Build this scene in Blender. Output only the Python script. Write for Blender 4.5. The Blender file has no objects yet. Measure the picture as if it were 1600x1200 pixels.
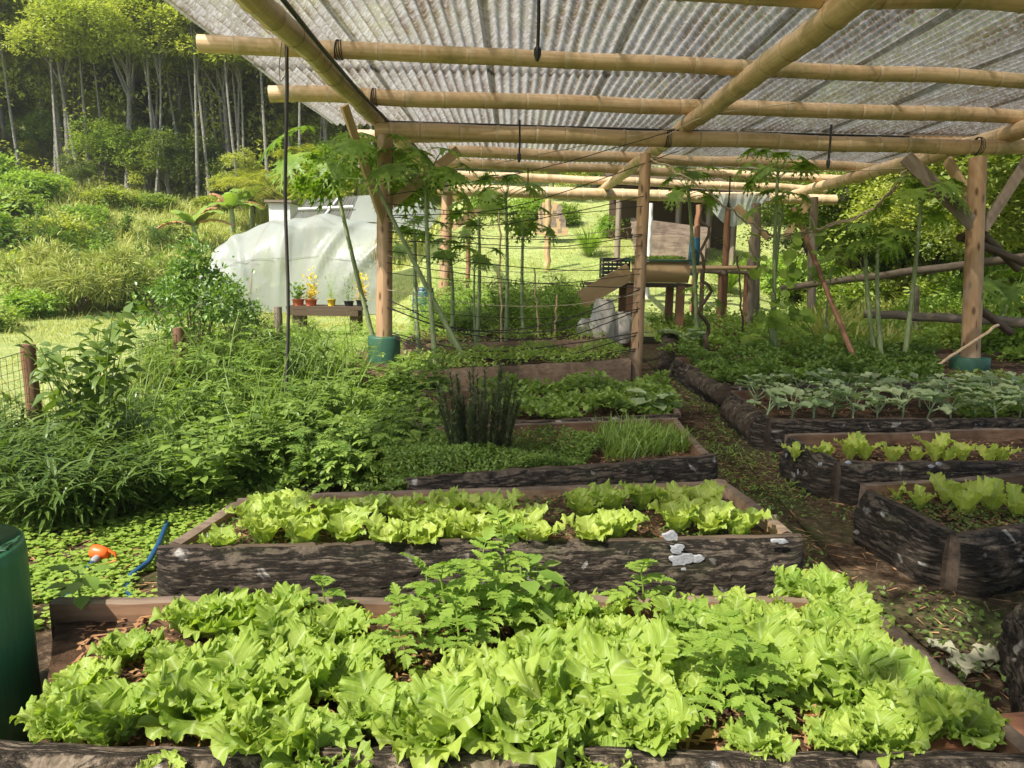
import bpy, math, random
import numpy as np
from mathutils import Vector, Matrix, noise

random.seed(7); RNG = np.random.default_rng(7)
R = math.radians
scene = bpy.context.scene

# ------------------------------------------------------------------ camera
CAM = np.array([0.0, 0.0, 1.5]); FPX = 1164.0
PITCH = math.atan(196 / FPX); ROLL = 0.015
_F = np.array([0, math.cos(PITCH), -math.sin(PITCH)])
_R0 = np.array([1.0, 0, 0]); _U0 = np.array([0, math.sin(PITCH), math.cos(PITCH)])
_Rt = math.cos(ROLL) * _R0 + math.sin(ROLL) * _U0
_U = math.cos(ROLL) * _U0 - math.sin(ROLL) * _R0
cam_d = bpy.data.cameras.new("camera"); cam = bpy.data.objects.new("camera", cam_d)
scene.collection.objects.link(cam); scene.camera = cam
cam_d.sensor_width = 36; cam_d.lens = 36 * FPX / 1600; cam_d.clip_start = 0.05; cam_d.clip_end = 600
m = Matrix.Identity(4)
for i in range(3):
    m[i][0] = _Rt[i]; m[i][1] = _U[i]; m[i][2] = -_F[i]; m[i][3] = CAM[i]
cam.matrix_world = m

# ------------------------------------------------------------------ light
SUN = np.array([-0.50, -0.52, 0.88]); SUN /= np.linalg.norm(SUN)
world = bpy.data.worlds.new("World"); scene.world = world; world.use_nodes = True
nt = world.node_tree; sky = nt.nodes.new("ShaderNodeTexSky"); sky.sky_type = 'NISHITA'; sky.sun_disc = False
sky.sun_elevation = math.asin(SUN[2]); sky.sun_rotation = math.atan2(SUN[0], SUN[1])
sky.dust_density = 2.0
nt.nodes["Background"].inputs[1].default_value = 0.15
nt.links.new(sky.outputs[0], nt.nodes["Background"].inputs[0])
sl = bpy.data.lights.new("sun", 'SUN'); sl.energy = 5.0; sl.angle = R(0.55); sl.color = (1, 0.945, 0.85)
so = bpy.data.objects.new("sun", sl); scene.collection.objects.link(so)
so.rotation_euler = Vector(SUN).to_track_quat('Z', 'Y').to_euler()
scene.view_settings.view_transform = 'Standard'; scene.view_settings.look = 'None'
scene.view_settings.exposure = 0.72; scene.view_settings.gamma = 1
scene.cycles.max_bounces = 8; scene.cycles.transparent_max_bounces = 16
scene.cycles.diffuse_bounces = 4; scene.cycles.transmission_bounces = 5
scene.cycles.sample_clamp_indirect = 8

# ------------------------------------------------------------------ photo geometry -> world
def ray(px, py):
    return _F * FPX + _Rt * (px - 800) - _U * (py - 600)
def G(px, py, h=0.0):
    d = ray(px, py); t = (h - CAM[2]) / d[2]; return CAM + d * t
def P(px, py, Y):
    d = ray(px, py); return CAM + d * (Y / d[1])
def px_of(p):
    q = np.asarray(p, float) - CAM; z = q @ _F
    return 800 + FPX * (q @ _Rt) / z, 600 - FPX * (q @ _U) / z
def sm(a, b, x):
    t = np.clip((x - a) / (b - a), 0, 1); return t * t * (3 - 2 * t)
def ground_h(x, y):
    x = np.asarray(x, float); y = np.asarray(y, float)
    y0 = 16.5 + 4.5 * sm(-1.5, -5, x) + 3.0 * sm(5, 9, x)
    h = 0.22 * np.maximum(0, y - y0)
    h = h + 0.25 * np.maximum(0, y - 38)
    h = h + 0.12 * np.maximum(0, -x - 9) * sm(12, 20, y)
    h = h + 0.10 * np.sin(x * .6 + 1) * np.sin(y * .45) * sm(13, 20, y)
    return h
def on(x, y, dz=0.0):
    return np.array([x, y, float(ground_h(x, y)) + dz])

# ------------------------------------------------------------------ mesh builder
class MB:
    def __init__(s): s.V = []; s.F = []; s.n = 0; s.UV = []
    def add(s, V, F, mat=0, smooth=False, uv=None):
        V = np.asarray(V, float).reshape(-1, 3); F = np.asarray(F, int)
        if uv is None: uv = np.zeros((len(V), 2))
        s.V.append(V); s.UV.append(np.asarray(uv, float)); s.F.append((F + s.n, mat, smooth)); s.n += len(V); return s
    def build(s, name, mats, parent=None, label=None, link=True):
        V = np.concatenate(s.V) if s.V else np.zeros((0, 3)); UV = np.concatenate(s.UV)
        if parent is not None:
            off = np.array(parent.get('_o', (0, 0, 0)), float); V = V - off
        me = bpy.data.meshes.new(name); me.vertices.add(len(V)); me.vertices.foreach_set("co", V.astype(np.float32).ravel())
        loops = np.concatenate([f.ravel() for f, _, _ in s.F])
        sizes = np.concatenate([np.full(len(f), f.shape[1]) for f, _, _ in s.F])
        matsi = np.concatenate([np.full(len(f), mt) for f, mt, _ in s.F])
        smi = np.concatenate([np.full(len(f), sm_, bool) for f, _, sm_ in s.F])
        starts = np.concatenate([[0], np.cumsum(sizes)[:-1]])
        me.loops.add(len(loops)); me.loops.foreach_set("vertex_index", loops.astype(np.int32))
        me.polygons.add(len(sizes)); me.polygons.foreach_set("loop_start", starts.astype(np.int32))
        me.polygons.foreach_set("material_index", matsi.astype(np.int32))
        me.polygons.foreach_set("use_smooth", smi)
        uvl = me.uv_layers.new(name="UVMap"); uvl.data.foreach_set("uv", UV[loops].astype(np.float32).ravel())
        me.update(calc_edges=True); me.validate()
        if not isinstance(mats, (list, tuple)): mats = [mats]
        for mt in mats: me.materials.append(mt)
        o = bpy.data.objects.new(name, me)
        if link: scene.collection.objects.link(o)
        else: PROTO.append(o)
        if parent is not None:
            o.parent = parent; o['_o'] = tuple(float(c) for c in parent.get('_o', (0, 0, 0)))
            if not link: kid(o)
        if label: o['label'] = label
        return o
    # primitives
    def box(s, c, size, rz=0, mat=0, tilt=None):
        x, y, z = np.array(size) / 2
        v = np.array([[-x,-y,-z],[x,-y,-z],[x,y,-z],[-x,y,-z],[-x,-y,z],[x,-y,z],[x,y,z],[-x,y,z]])
        if tilt is not None: v = v @ np.array(Matrix.Rotation(tilt[0], 3, tilt[1])).T
        ca, sa = math.cos(rz), math.sin(rz); v = v @ np.array([[ca, sa, 0], [-sa, ca, 0], [0, 0, 1]])
        return s.add(v + np.array(c), [[0,3,2,1],[4,5,6,7],[0,1,5,4],[1,2,6,5],[2,3,7,6],[3,0,4,7]], mat)
    def tube(s, pts, rad, n=8, mat=0, caps=True, capmat=None, uvr=1.0):
        pts = np.asarray(pts, float); k = len(pts)
        rad = np.full(k, rad) if np.isscalar(rad) else np.asarray(rad, float)
        T = np.gradient(pts, axis=0); T /= np.linalg.norm(T, axis=1)[:, None] + 1e-9
        a = np.array([0, 0, 1.0]) if abs(T[0][2]) < .9 else np.array([0, 1.0, 0])
        N = np.cross(T[0], a); N /= np.linalg.norm(N)
        th = np.linspace(0, 2 * math.pi, n + 1); V = []; U = []
        L = np.concatenate([[0], np.cumsum(np.linalg.norm(np.diff(pts, axis=0), axis=1))])
        for i in range(k):
            N = N - T[i] * (N @ T[i]); N /= np.linalg.norm(N) + 1e-9; B = np.cross(T[i], N)
            V.append(pts[i] + rad[i] * (np.cos(th)[:, None] * B + np.sin(th)[:, None] * N))
            U.append(np.stack([th / (2 * math.pi), np.full(n + 1, L[i] * uvr)], 1))
        i = np.arange(k - 1)[:, None] * (n + 1) + np.arange(n)[None]
        F = np.stack([i, i + 1, i + n + 2, i + n + 1], -1).reshape(-1, 4)
        s.add(np.concatenate(V), F, mat, True, np.concatenate(U))
        if caps:
            cm = mat if capmat is None else capmat
            for e, V0 in ((0, V[0]), (1, V[-1])):
                c = pts[0] if e == 0 else pts[-1]
                vv = np.concatenate([V0[:n], [c]]); f = [[j, n, (j + 1) % n] if e else [(j + 1) % n, n, j] for j in range(n)]
                s.add(vv, f, cm)
        return s
    def grid(s, Vg, mat=0, smooth=True, uv=None, flip=False):
        a, b = Vg.shape[:2]; i = np.arange(a - 1)[:, None] * b + np.arange(b - 1)[None]
        F = np.stack([i, i + 1, i + b + 1, i + b], -1).reshape(-1, 4)
        if flip: F = F[:, ::-1]
        return s.add(Vg.reshape(-1, 3), F, mat, smooth, None if uv is None else uv.reshape(-1, 2))
    def inst(s, tpl, Rm, pos, scale, mat=0, smooth=False):
        """many copies of a small template: Rm (N,3,3), pos (N,3), scale (N,) or (N,3)"""
        V, F = tpl; V = np.asarray(V, float); F = np.asarray(F, int); N = len(pos)
        if N == 0: return s
        sc = np.asarray(scale, float); sc = sc[:, None] * np.ones(3) if sc.ndim == 1 else sc
        W = V[None] * sc[:, None, :]
        W = np.einsum('nij,nkj->nki', Rm, W) + np.asarray(pos)[:, None, :]
        FF = F[None] + (np.arange(N) * len(V))[:, None, None]
        uv = np.tile(V[:, :2], (N, 1))
        return s.add(W.reshape(-1, 3), FF.reshape(-1, F.shape[1]), mat, smooth, uv)

PROTO = []
def frames(D, up=None, roll=None):
    """rotation matrices whose local +Y follows D and local +Z is as close to up as possible"""
    D = np.asarray(D, float); D = D / (np.linalg.norm(D, axis=1)[:, None] + 1e-9)
    if up is None: up = np.tile([0, 0, 1.0], (len(D), 1))
    X = np.cross(D, up); nx = np.linalg.norm(X, axis=1)[:, None]
    X = np.where(nx < 1e-3, np.array([1.0, 0, 0]), X / (nx + 1e-9)); Z = np.cross(X, D)
    if roll is not None:
        c, s_ = np.cos(roll)[:, None], np.sin(roll)[:, None]; X, Z = X * c + Z * s_, Z * c - X * s_
    return np.stack([X, D, Z], -1)
def rdir(n, zlo=-1, zhi=1, rng=None):
    rng = rng or RNG
    z = rng.uniform(zlo, zhi, n); a = rng.uniform(0, 2 * math.pi, n); r = np.sqrt(np.maximum(0, 1 - z * z))
    return np.stack([r * np.cos(a), r * np.sin(a), z], 1)
# leaf templates: base at origin, tip at +Y
T_DIA = ([(0,0,0),(-.26,.45,.05),(0,1,-.12),(.26,.45,.05)], [(0,3,2),(0,2,1)])
T_OVAL = ([(0,0,0),(-.24,.25,.05),(0,.3,0),(.24,.25,.05),(-.25,.6,.03),(0,.62,-.03),(.25,.6,.03),(0,1,-.16)],
          [(0,3,2,2),(0,2,1,1),(1,2,5,4),(2,3,6,5),(4,5,7,7),(5,6,7,7)])
T_OVAL = (T_OVAL[0], [(0,3,2),(0,2,1),(1,2,5),(1,5,4),(2,3,6),(2,6,5),(4,5,7),(5,6,7)])
T_LANCE = ([(0,0,0),(-.07,.3,.02),(0,.32,0),(.07,.3,.02),(-.05,.7,-.06),(0,.7,-.08),(.05,.7,-.06),(0,1,-.25)], T_OVAL[1])
T_GRASS = ([(-.03,0,0),(.03,0,0),(-.026,.4,.02),(.026,.4,.02),(-.016,.75,-.06),(.016,.75,-.06),(0,1,-.2)],
           [(0,1,3),(0,3,2),(2,3,5),(2,5,4),(4,5,6)])
T_BLADE = ([(-.035,0,0),(.035,0,0),(0,1,-.12)], [(0,1,2)])
def serr(n=5, w=.34, tooth=.12):
    """serrated pointed leaflet"""
    V = [(0,0,0)]; F = []
    mid = []; L = []; Rr = []
    for i in range(1, n * 2):
        t = i / (n * 2); ww = w * math.sin(math.pi * t ** .75) * (1 + (tooth if i % 2 else -tooth * 2.2))
        zz = .05 * math.sin(math.pi * t)
        mid.append(len(V)); V.append((0, t, -.10 * t * t)); L.append(len(V)); V.append((-ww, t + (.03 if i % 2 else 0), zz)); Rr.append(len(V)); V.append((ww, t + (.03 if i % 2 else 0), zz))
    V.append((0, 1.02, -.14)); tip = len(V) - 1
    F += [(0, Rr[0], mid[0]), (0, mid[0], L[0])]
    for i in range(len(mid) - 1):
        F += [(mid[i], Rr[i], Rr[i+1]), (mid[i], Rr[i+1], mid[i+1]), (L[i], mid[i], mid[i+1]), (L[i], mid[i+1], L[i+1])]
    F += [(mid[-1], Rr[-1], tip), (L[-1], mid[-1], tip)]
    return V, F
T_SERR = serr()
T_ROUND = ([(0,0,0)] + [(.5 * math.cos(a) , .5 + .5 * math.sin(a), .07 * math.cos(2*a)) for a in np.linspace(-1.35, 4.49, 8)],
           [(0, i, i + 1) for i in range(1, 8)])

# ------------------------------------------------------------------ object helpers
def tag(o, label, cat, group=None, kind=None):
    if label: o['label'] = label
    if cat: o['category'] = cat
    if group: o['group'] = group
    if kind: o['kind'] = kind
    return o
def thing(name, label, cat, loc=(0,0,0), group=None, link=True):
    o = bpy.data.objects.new(name, None); o.empty_display_size = .1
    if link: scene.collection.objects.link(o)
    else: PROTO.append(o)
    o.location = Vector(loc); o['_o'] = tuple(float(c) for c in loc)
    return tag(o, label, cat, group)
def copy_tree(o, parent=None):
    c = o.copy(); scene.collection.objects.link(c)
    if parent is not None: c.parent = parent
    for ch in KIDS.get(o.name, []): copy_tree(ch, c)
    return c
KIDS = {}
def kid(o):
    KIDS.setdefault(o.parent.name, []).append(o); return o
def place(proto, loc, rz=0, s=1.0, label=None, group=None, tilt=(0, 0)):
    c = copy_tree(proto); c.location = Vector(loc); c.rotation_euler = (tilt[0], tilt[1], rz)
    c.scale = (s, s, s) if np.isscalar(s) else s
    if label: c['label'] = label
    if group: c['group'] = group
    return c
ORD = ['first','second','third','fourth','fifth','sixth','seventh','eighth','ninth','tenth','eleventh','twelfth','thirteenth','fourteenth','fifteenth','sixteenth','seventeenth','eighteenth','nineteenth','twentieth']
def order_labels(objs, what, where, key=lambda o: px_of(o.location)[0]):
    objs = sorted(objs, key=key); n = len(objs)
    for i, o in enumerate(objs):
        if n == 1: o['label'] = f"{what} {where}"
        elif i == 0: o['label'] = f"leftmost {what} {where}"
        elif i == n - 1: o['label'] = f"rightmost {what} {where}"
        else: o['label'] = f"{ORD[i]} {what} from the left {where}"

# ------------------------------------------------------------------ materials
def mat(name):
    m = bpy.data.materials.new(name); m.use_nodes = True; nt = m.node_tree; nt.nodes.clear()
    out = nt.nodes.new("ShaderNodeOutputMaterial"); return m, nt, out
def N(nt, t, **kw):
    n = nt.nodes.new(t)
    for k, v in kw.items():
        if k.startswith('i_'):
            k2 = k[2:]; n.inputs[int(k2) if k2.isdigit() else k2].default_value = v
        else: setattr(n, k, v)
    return n
def ramp(nt, src, stops, interp='LINEAR'):
    r = nt.nodes.new("ShaderNodeValToRGB"); cr = r.color_ramp; cr.interpolation = interp
    while len(cr.elements) > 1: cr.elements.remove(cr.elements[0])
    cr.elements[0].position = stops[0][0]; cr.elements[0].color = (*stops[0][1], 1)
    for p, c in stops[1:]:
        e = cr.elements.new(p); e.color = (*c, 1)
    nt.links.new(src, r.inputs[0]); return r.outputs[0]
def mixc(nt, fac, a, b, mode='MIX'):
    n = nt.nodes.new("ShaderNodeMix"); n.data_type = 'RGBA'; n.blend_type = mode
    for s, v in ((0, fac), (6, a), (7, b)):
        if isinstance(v, bpy.types.NodeSocket): nt.links.new(v, n.inputs[s])
        else: n.inputs[s].default_value = v if s == 0 else (*v, 1)
    return n.outputs[2]
def math_(nt, op, a, b=None, c=None):
    n = nt.nodes.new("ShaderNodeMath"); n.operation = op
    for i, v in enumerate((a, b, c)):
        if v is None: continue
        if isinstance(v, bpy.types.NodeSocket): nt.links.new(v, n.inputs[i])
        else: n.inputs[i].default_value = v
    return n.outputs[0]
def coords(nt, kind='Object', scale=(1,1,1)):
    tc = nt.nodes.new("ShaderNodeTexCoord"); mp = nt.nodes.new("ShaderNodeMapping"); mp.inputs['Scale'].default_value = scale
    nt.links.new(tc.outputs[kind], mp.inputs[0]); return mp.outputs[0]
def noise_(nt, vec, scale, detail=4, rough=.55, dist=0):
    n = N(nt, "ShaderNodeTexNoise"); n.inputs['Scale'].default_value = scale; n.inputs['Detail'].default_value = detail
    n.inputs['Roughness'].default_value = rough; n.inputs['Distortion'].default_value = dist
    nt.links.new(vec, n.inputs['Vector']); return n.outputs['Fac']
def bump(nt, h, strength=.5, dist=.02):
    b = N(nt, "ShaderNodeBump"); b.inputs['Strength'].default_value = strength; b.inputs['Distance'].default_value = dist
    nt.links.new(h, b.inputs['Height']); return b.outputs[0]
def bsdf(nt, out, col, rough=.6, normal=None, spec=.4, metallic=0):
    b = N(nt, "ShaderNodeBsdfPrincipled")
    if isinstance(col, bpy.types.NodeSocket): nt.links.new(col, b.inputs['Base Color'])
    else: b.inputs['Base Color'].default_value = (*col, 1)
    if isinstance(rough, bpy.types.NodeSocket): nt.links.new(rough, b.inputs['Roughness'])
    else: b.inputs['Roughness'].default_value = rough
    b.inputs['Specular IOR Level'].default_value = spec; b.inputs['Metallic'].default_value = metallic
    if normal is not None: nt.links.new(normal, b.inputs['Normal'])
    if out is not None: nt.links.new(b.outputs[0], out.inputs[0])
    return b
def leaf_mat(name, a, b, trans=.35, rough=.45, tcol=None, scale=9, spec=.4, rnd=.25, bumpy=0, vein=False):
    """foliage: two greens varied per leaf and by noise, with light passing through"""
    a = (a[0] * 1.14, a[1], a[2] * .88); b = (b[0] * 1.12, b[1], b[2] * .88)
    m, nt, out = mat(name)
    geo = N(nt, "ShaderNodeNewGeometry"); oi = N(nt, "ShaderNodeObjectInfo")
    v = coords(nt); ns = noise_(nt, v, scale, 3)
    f = math_(nt, 'ADD', math_(nt, 'MULTIPLY', geo.outputs['Random Per Island'], .55), math_(nt, 'MULTIPLY', ns, .6))
    f = math_(nt, 'ADD', f, math_(nt, 'MULTIPLY', math_(nt, 'SUBTRACT', oi.outputs['Random'], .5), rnd * 2))
    f = math_(nt, 'SUBTRACT', f, .08); c = N(nt, "ShaderNodeClamp"); nt.links.new(f, c.inputs[0])
    col = mixc(nt, c.outputs[0], a, b)
    nrm = bump(nt, noise_(nt, v, bumpy, 3), .5, .006) if bumpy else None
    if vein:
        tc = N(nt, "ShaderNodeTexCoord"); sp = N(nt, "ShaderNodeSeparateXYZ"); nt.links.new(tc.outputs['UV'], sp.inputs[0]); au = math_(nt, 'ABSOLUTE', sp.outputs[0])
        wv = math_(nt, 'FRACT', math_(nt, 'SUBTRACT', math_(nt, 'MULTIPLY', sp.outputs[1], 7), math_(nt, 'MULTIPLY', au, 2.2)))
        k = math_(nt, 'MAXIMUM', ramp(nt, au, [(.0, (.75,.75,.75)), (.09, (0,0,0))]), ramp(nt, wv, [(0, (.4,.4,.4)), (.1, (0,0,0)), (.9, (0,0,0)), (1, (.4,.4,.4))]))
        col = mixc(nt, k, col, (.56,.66,.30))
    p = bsdf(nt, None, col, rough, nrm, spec)
    tr = N(nt, "ShaderNodeBsdfTranslucent")
    tc = mixc(nt, 1.0, col, tcol or (1.5, 1.6, .55), 'MULTIPLY'); nt.links.new(tc, tr.inputs[0])
    mx = N(nt, "ShaderNodeMixShader", i_0=trans); nt.links.new(p.outputs[0], mx.inputs[1]); nt.links.new(tr.outputs[0], mx.inputs[2])
    nt.links.new(mx.outputs[0], out.inputs[0]); return m
M = {}
M['lettuce'] = leaf_mat('lettuce_leaf', (.155,.30,.035), (.385,.52,.11), .45, .5, (1.25,1.3,.55), 9, .28, .14, 55, vein=True)
M['lettuce2'] = leaf_mat('young_lettuce_leaf', (.21,.36,.05), (.40,.51,.11), .42, .42, (1.25,1.3,.6), 9, .35, .15, 55, vein=True)
M['tomato'] = leaf_mat('tomato_leaf', (.12,.24,.035), (.27,.40,.08), .38, .5, None, 12, .3, .1)
M['papaya'] = leaf_mat('papaya_leaf', (.10,.21,.03), (.24,.37,.06), .38, .45, None, 8, .35, .15)
M['weed'] = leaf_mat('weed_leaf', (.075,.16,.03), (.23,.35,.08), .35, .42, None, 5, .35, .22)
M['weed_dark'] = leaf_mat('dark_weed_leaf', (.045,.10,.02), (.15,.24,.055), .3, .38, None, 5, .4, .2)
M['weed_light'] = leaf_mat('light_weed_leaf', (.14,.28,.05), (.32,.46,.12), .4, .5, None, 5, .3, .2)
M['rosemary'] = leaf_mat('rosemary_leaf', (.045,.075,.035), (.12,.17,.075), .15, .5, None, 5, .3, .1)
M['kale'] = leaf_mat('kale_leaf', (.22,.35,.18), (.40,.51,.31), .25, .5, (1.1,1.3,.7), 14, .3, .12, 40)
M['clover'] = leaf_mat('ground_cover_leaf', (.16,.30,.05), (.34,.48,.10), .35, .45, None, 5, .35, .2)
M['forest'] = leaf_mat('forest_leaf', (.18,.26,.05), (.46,.52,.17), .42, .5, None, .5, .3, .25)
M['forest_dark'] = leaf_mat('dark_forest_leaf', (.07,.12,.03), (.22,.30,.08), .35, .42, None, .5, .4, .25)
M['bush'] = leaf_mat('bush_leaf', (.12,.22,.04), (.34,.44,.12), .4, .5, None, 2, .3, .2)
M['citrus'] = leaf_mat('citrus_leaf', (.05,.14,.03), (.22,.36,.08), .3, .35, None, 4, .5, .15)
M['lawn'] = leaf_mat('lawn_blade', (.26,.35,.09), (.46,.50,.20), .4, .6, (1.2,1.2,.6), .7, .15, .1)
M['reed'] = leaf_mat('reed_blade', (.22,.34,.08), (.50,.54,.22), .35, .6, (1.1,1.1,.6), .8, .2, .2)
M['palm'] = leaf_mat('palm_leaf', (.16,.24,.04), (.42,.44,.12), .4, .4, None, 2, .4, .2)
M['dead'] = leaf_mat('dead_leaf', (.28,.16,.08), (.50,.34,.2), .25, .7, (1.1,.9,.6), 4, .2, .2)
M['silver'] = leaf_mat('pale_dead_leaf', (.30,.34,.26), (.46,.50,.38), .2, .7, (1,1,.8), 4, .2, .2)
M['flower'] = leaf_mat('yellow_leaf', (.5,.48,.08), (.75,.65,.12), .35, .5, (1,1,.5), 4, .2, .2)

def wood_mat(name, a, b, ring=None, rough=.65, along=3.0, around=14.0, knots=False, green=None):
    m, nt, out = mat(name); uv = coords(nt, 'UV', (around, along, 1))
    n1 = noise_(nt, uv, 1.0, 6, .6, .3); n2 = noise_(nt, coords(nt, 'Object'), 1.7, 3)
    col = ramp(nt, n1, [(.3, a), (.7, b)])
    oi = N(nt, "ShaderNodeObjectInfo")
    col = mixc(nt, math_(nt, 'MULTIPLY', n2, .35), col, tuple(c * .55 for c in a))
    if green: col = mixc(nt, ramp(nt, noise_(nt, coords(nt, 'Object'), 2.6, 5, .65), [(.50, (0,0,0)), (.68, (.8,.8,.8))]), col, green); col = mixc(nt, ramp(nt, noise_(nt, coords(nt, 'Object'), 9, 6, .75, 1), [(.55, (0,0,0)), (.75, (.6,.6,.6))]), col, (.16,.11,.06))
    if ring:
        tc = N(nt, "ShaderNodeTexCoord"); sp = N(nt, "ShaderNodeSeparateXYZ"); nt.links.new(tc.outputs['UV'], sp.inputs[0])
        fr = math_(nt, 'FRACT', math_(nt, 'DIVIDE', sp.outputs[1], ring))
        dd = math_(nt, 'ABSOLUTE', math_(nt, 'SUBTRACT', fr, .5)); # .5 at node
        k = ramp(nt, dd, [(.46, (0,0,0)), (.478, (.12,.12,.12)), (.488, (.05,.05,.05)), (.495, (.5,.5,.5))])
        col = mixc(nt, k, col, (.10,.06,.03))
        k2 = ramp(nt, math_(nt, 'ABSOLUTE', math_(nt, 'SUBTRACT', fr, .06)), [(0, (.35,.35,.35)), (.07, (0,0,0))])
        col = mixc(nt, k2, col, (.62,.55,.42))
    if knots:
        vo = N(nt, "ShaderNodeTexVoronoi"); vo.voronoi_dimensions = '2D'; vo.inputs['Scale'].default_value = 1; nt.links.new(coords(nt, 'UV', (4, 2.3, 1)), vo.inputs['Vector'])
        col = mixc(nt, ramp(nt, vo.outputs['Distance'], [(.06, (.9,.9,.9)), (.17, (0,0,0))]), col, (.10,.045,.02)); col = mixc(nt, ramp(nt, noise_(nt, coords(nt, 'UV', (3, .9, 1)), 1, 6, .7, .5), [(.5, (0,0,0)), (.62, (.75,.75,.75))]), col, (.34,.27,.20))
    bsdf(nt, out, col, rough, bump(nt, n1, .35, .01), .3); return m
M['bamboo'] = wood_mat('bamboo_skin', (.54,.35,.175), (.80,.60,.37), .42, .45, .8, 16, green=(.30,.24,.10))
M['post'] = wood_mat('peeled_timber', (.33,.185,.09), (.54,.36,.20), None, .6, 1.1, 9, knots=True)
M['brown_post'] = wood_mat('brown_round_post', (.13,.065,.035), (.27,.15,.085), None, .8, 2, 9)
M['lettuce3'] = leaf_mat('pale_lettuce_leaf', (.32,.46,.07), (.52,.62,.15), .42, .5, (1.2,1.25,.6), 9, .28, .12, 55, vein=True)
M['greywood'] = wood_mat('weathered_wood', (.16,.12,.085), (.32,.26,.19), None, .8, 2, 10)
M['darkwood'] = wood_mat('dark_wood', (.06,.04,.025), (.15,.10,.06), None, .8, 2, 10)
M['redpole'] = wood_mat('reddish_pole', (.21,.095,.05), (.36,.19,.105), None, .6, 1, 6)
M['lumber'] = wood_mat('sawn_lumber', (.42,.27,.13), (.58,.42,.22), None, .65, 1.2, 8)
def sawn(name, a, b, sc=(2.0, 30, 30)):
    m, nt, out = mat(name); v = coords(nt, 'Object', sc); n1 = noise_(nt, v, 1, 5, .6)
    col = ramp(nt, n1, [(.3, a), (.7, b)])
    col = mixc(nt, ramp(nt, noise_(nt, coords(nt), 3.3, 4), [(.45, (0,0,0)), (.7, (.7,.7,.7))]), col, tuple(c * .4 for c in a))
    bsdf(nt, out, col, .75, bump(nt, n1, .4, .008), .25); return m
M['sawn'] = sawn('sawn_slab_face', (.13,.07,.038), (.30,.175,.10))
M['redplank'] = sawn('reddish_plank', (.26,.155,.09), (.50,.34,.21))
M['sawn_end'] = sawn('weathered_cut_end', (.045,.032,.022), (.12,.085,.058))
M['sawn_grey_edge'] = sawn('grey_cut_edge', (.10,.07,.05), (.26,.19,.13))
M['sawn_grey'] = sawn('grey_board', (.17,.12,.09), (.33,.26,.19))
def bark_mat(name, dark, mid, light, lich=.62):
    m, nt, out = mat(name); uv = coords(nt, 'UV', (1, 1, 1))
    vv = coords(nt, 'UV', (4.2, 30, 1)); n0 = noise_(nt, vv, 1, 8, .7, .25); n1 = noise_(nt, coords(nt, 'UV', (34, 75, 1)), 1, 8, .72, .2)
    crack = ramp(nt, math_(nt, 'ABSOLUTE', math_(nt, 'SUBTRACT', n0, .5)), [(.0, (.15,.15,.15)), (.02, (.6,.6,.6)), (.06, (1,1,1))])
    n2 = noise_(nt, coords(nt, 'UV', (2.2, 9, 1)), 1, 5, .6, 1)
    col = ramp(nt, n1, [(.36, dark), (.52, mid), (.68, light)])
    col = mixc(nt, math_(nt, 'MULTIPLY', n2, .5), col, dark)
    col = mixc(nt, crack, tuple(c * .35 for c in dark), col)
    l = noise_(nt, coords(nt, 'UV', (9, 11, 1)), 1, 3, .5, .4)
    col = mixc(nt, ramp(nt, l, [(lich, (0,0,0)), (lich + .05, (.8,.8,.8))]), col, (.42,.40,.35))
    g = noise_(nt, coords(nt, 'UV', (2, 4, 1)), 1.3, 5, .6)
    col = mixc(nt, ramp(nt, g, [(.55, (0,0,0)), (.75, (.55,.55,.55))]), col, (.07,.08,.03))
    h = math_(nt, 'ADD', math_(nt, 'MULTIPLY', n1, .35), crack)
    bsdf(nt, out, col, .85, bump(nt, h, 1.0, .02), .2); return m
M['bark'] = bark_mat('bark', (.040,.031,.022), (.10,.078,.056), (.185,.15,.112), .64)
M['bark_pale'] = bark_mat('pale_bark', (.05,.035,.022), (.19,.145,.10), (.33,.27,.20), .645)
def solid(name, col, rough=.6, var=.25, sc=6, b=.2, spec=.4):
    m, nt, out = mat(name); n1 = noise_(nt, coords(nt), sc, 5, .6)
    c = mixc(nt, n1, tuple(x * (1 - var) for x in col), tuple(min(1, x * (1 + var)) for x in col))
    bsdf(nt, out, c, rough, bump(nt, n1, b, .01), spec); return m
M['green_paint'] = solid('green_painted_concrete', (.035,.105,.062), .5, .3, 5, .4)
m_, nt_, out_ = mat('worn_green_pipe')
c_ = mixc(nt_, noise_(nt_, coords(nt_, 'Object', (30, 30, 4)), 1, 5, .6), (.022,.115,.048), (.05,.19,.085))
c_ = mixc(nt_, ramp(nt_, noise_(nt_, coords(nt_), 7, 6, .7), [(.60, (0,0,0)), (.78, (.55,.55,.55))]), c_, (.10,.13,.08))
bsdf(nt_, out_, c_, .42, bump(nt_, noise_(nt_, coords(nt_, 'Object', (60, 60, 9)), 1, 4), .35, .006), .45); M['pipe_green'] = m_
M['black'] = solid('black_plastic', (.012,.012,.012), .45, .2)
M['string'] = solid('dark_twine', (.035,.028,.022), .9, .3)
M['twine'] = solid('pale_twine', (.42,.34,.22), .9, .3)
M['hose'] = solid('blue_hose', (.015,.07,.16), .4, .2)
M['orange'] = solid('orange_plastic', (.72,.13,.02), .38, .1)
M['grey_metal'] = solid('galvanised', (.25,.25,.25), .4, .2)
M['paint_white'] = solid('chalky_white_paint', (.30,.305,.31), .95, .4, 60, .7)
M['terracotta'] = solid('terracotta', (.55,.14,.06), .6, .15)
M['yellow'] = solid('yellow_plastic', (.75,.55,.03), .45, .1)
M['blue'] = solid('blue_plastic', (.012,.06,.10), .4, .2)
M['crate'] = solid('dark_crate', (.03,.033,.035), .5, .2)
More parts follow.
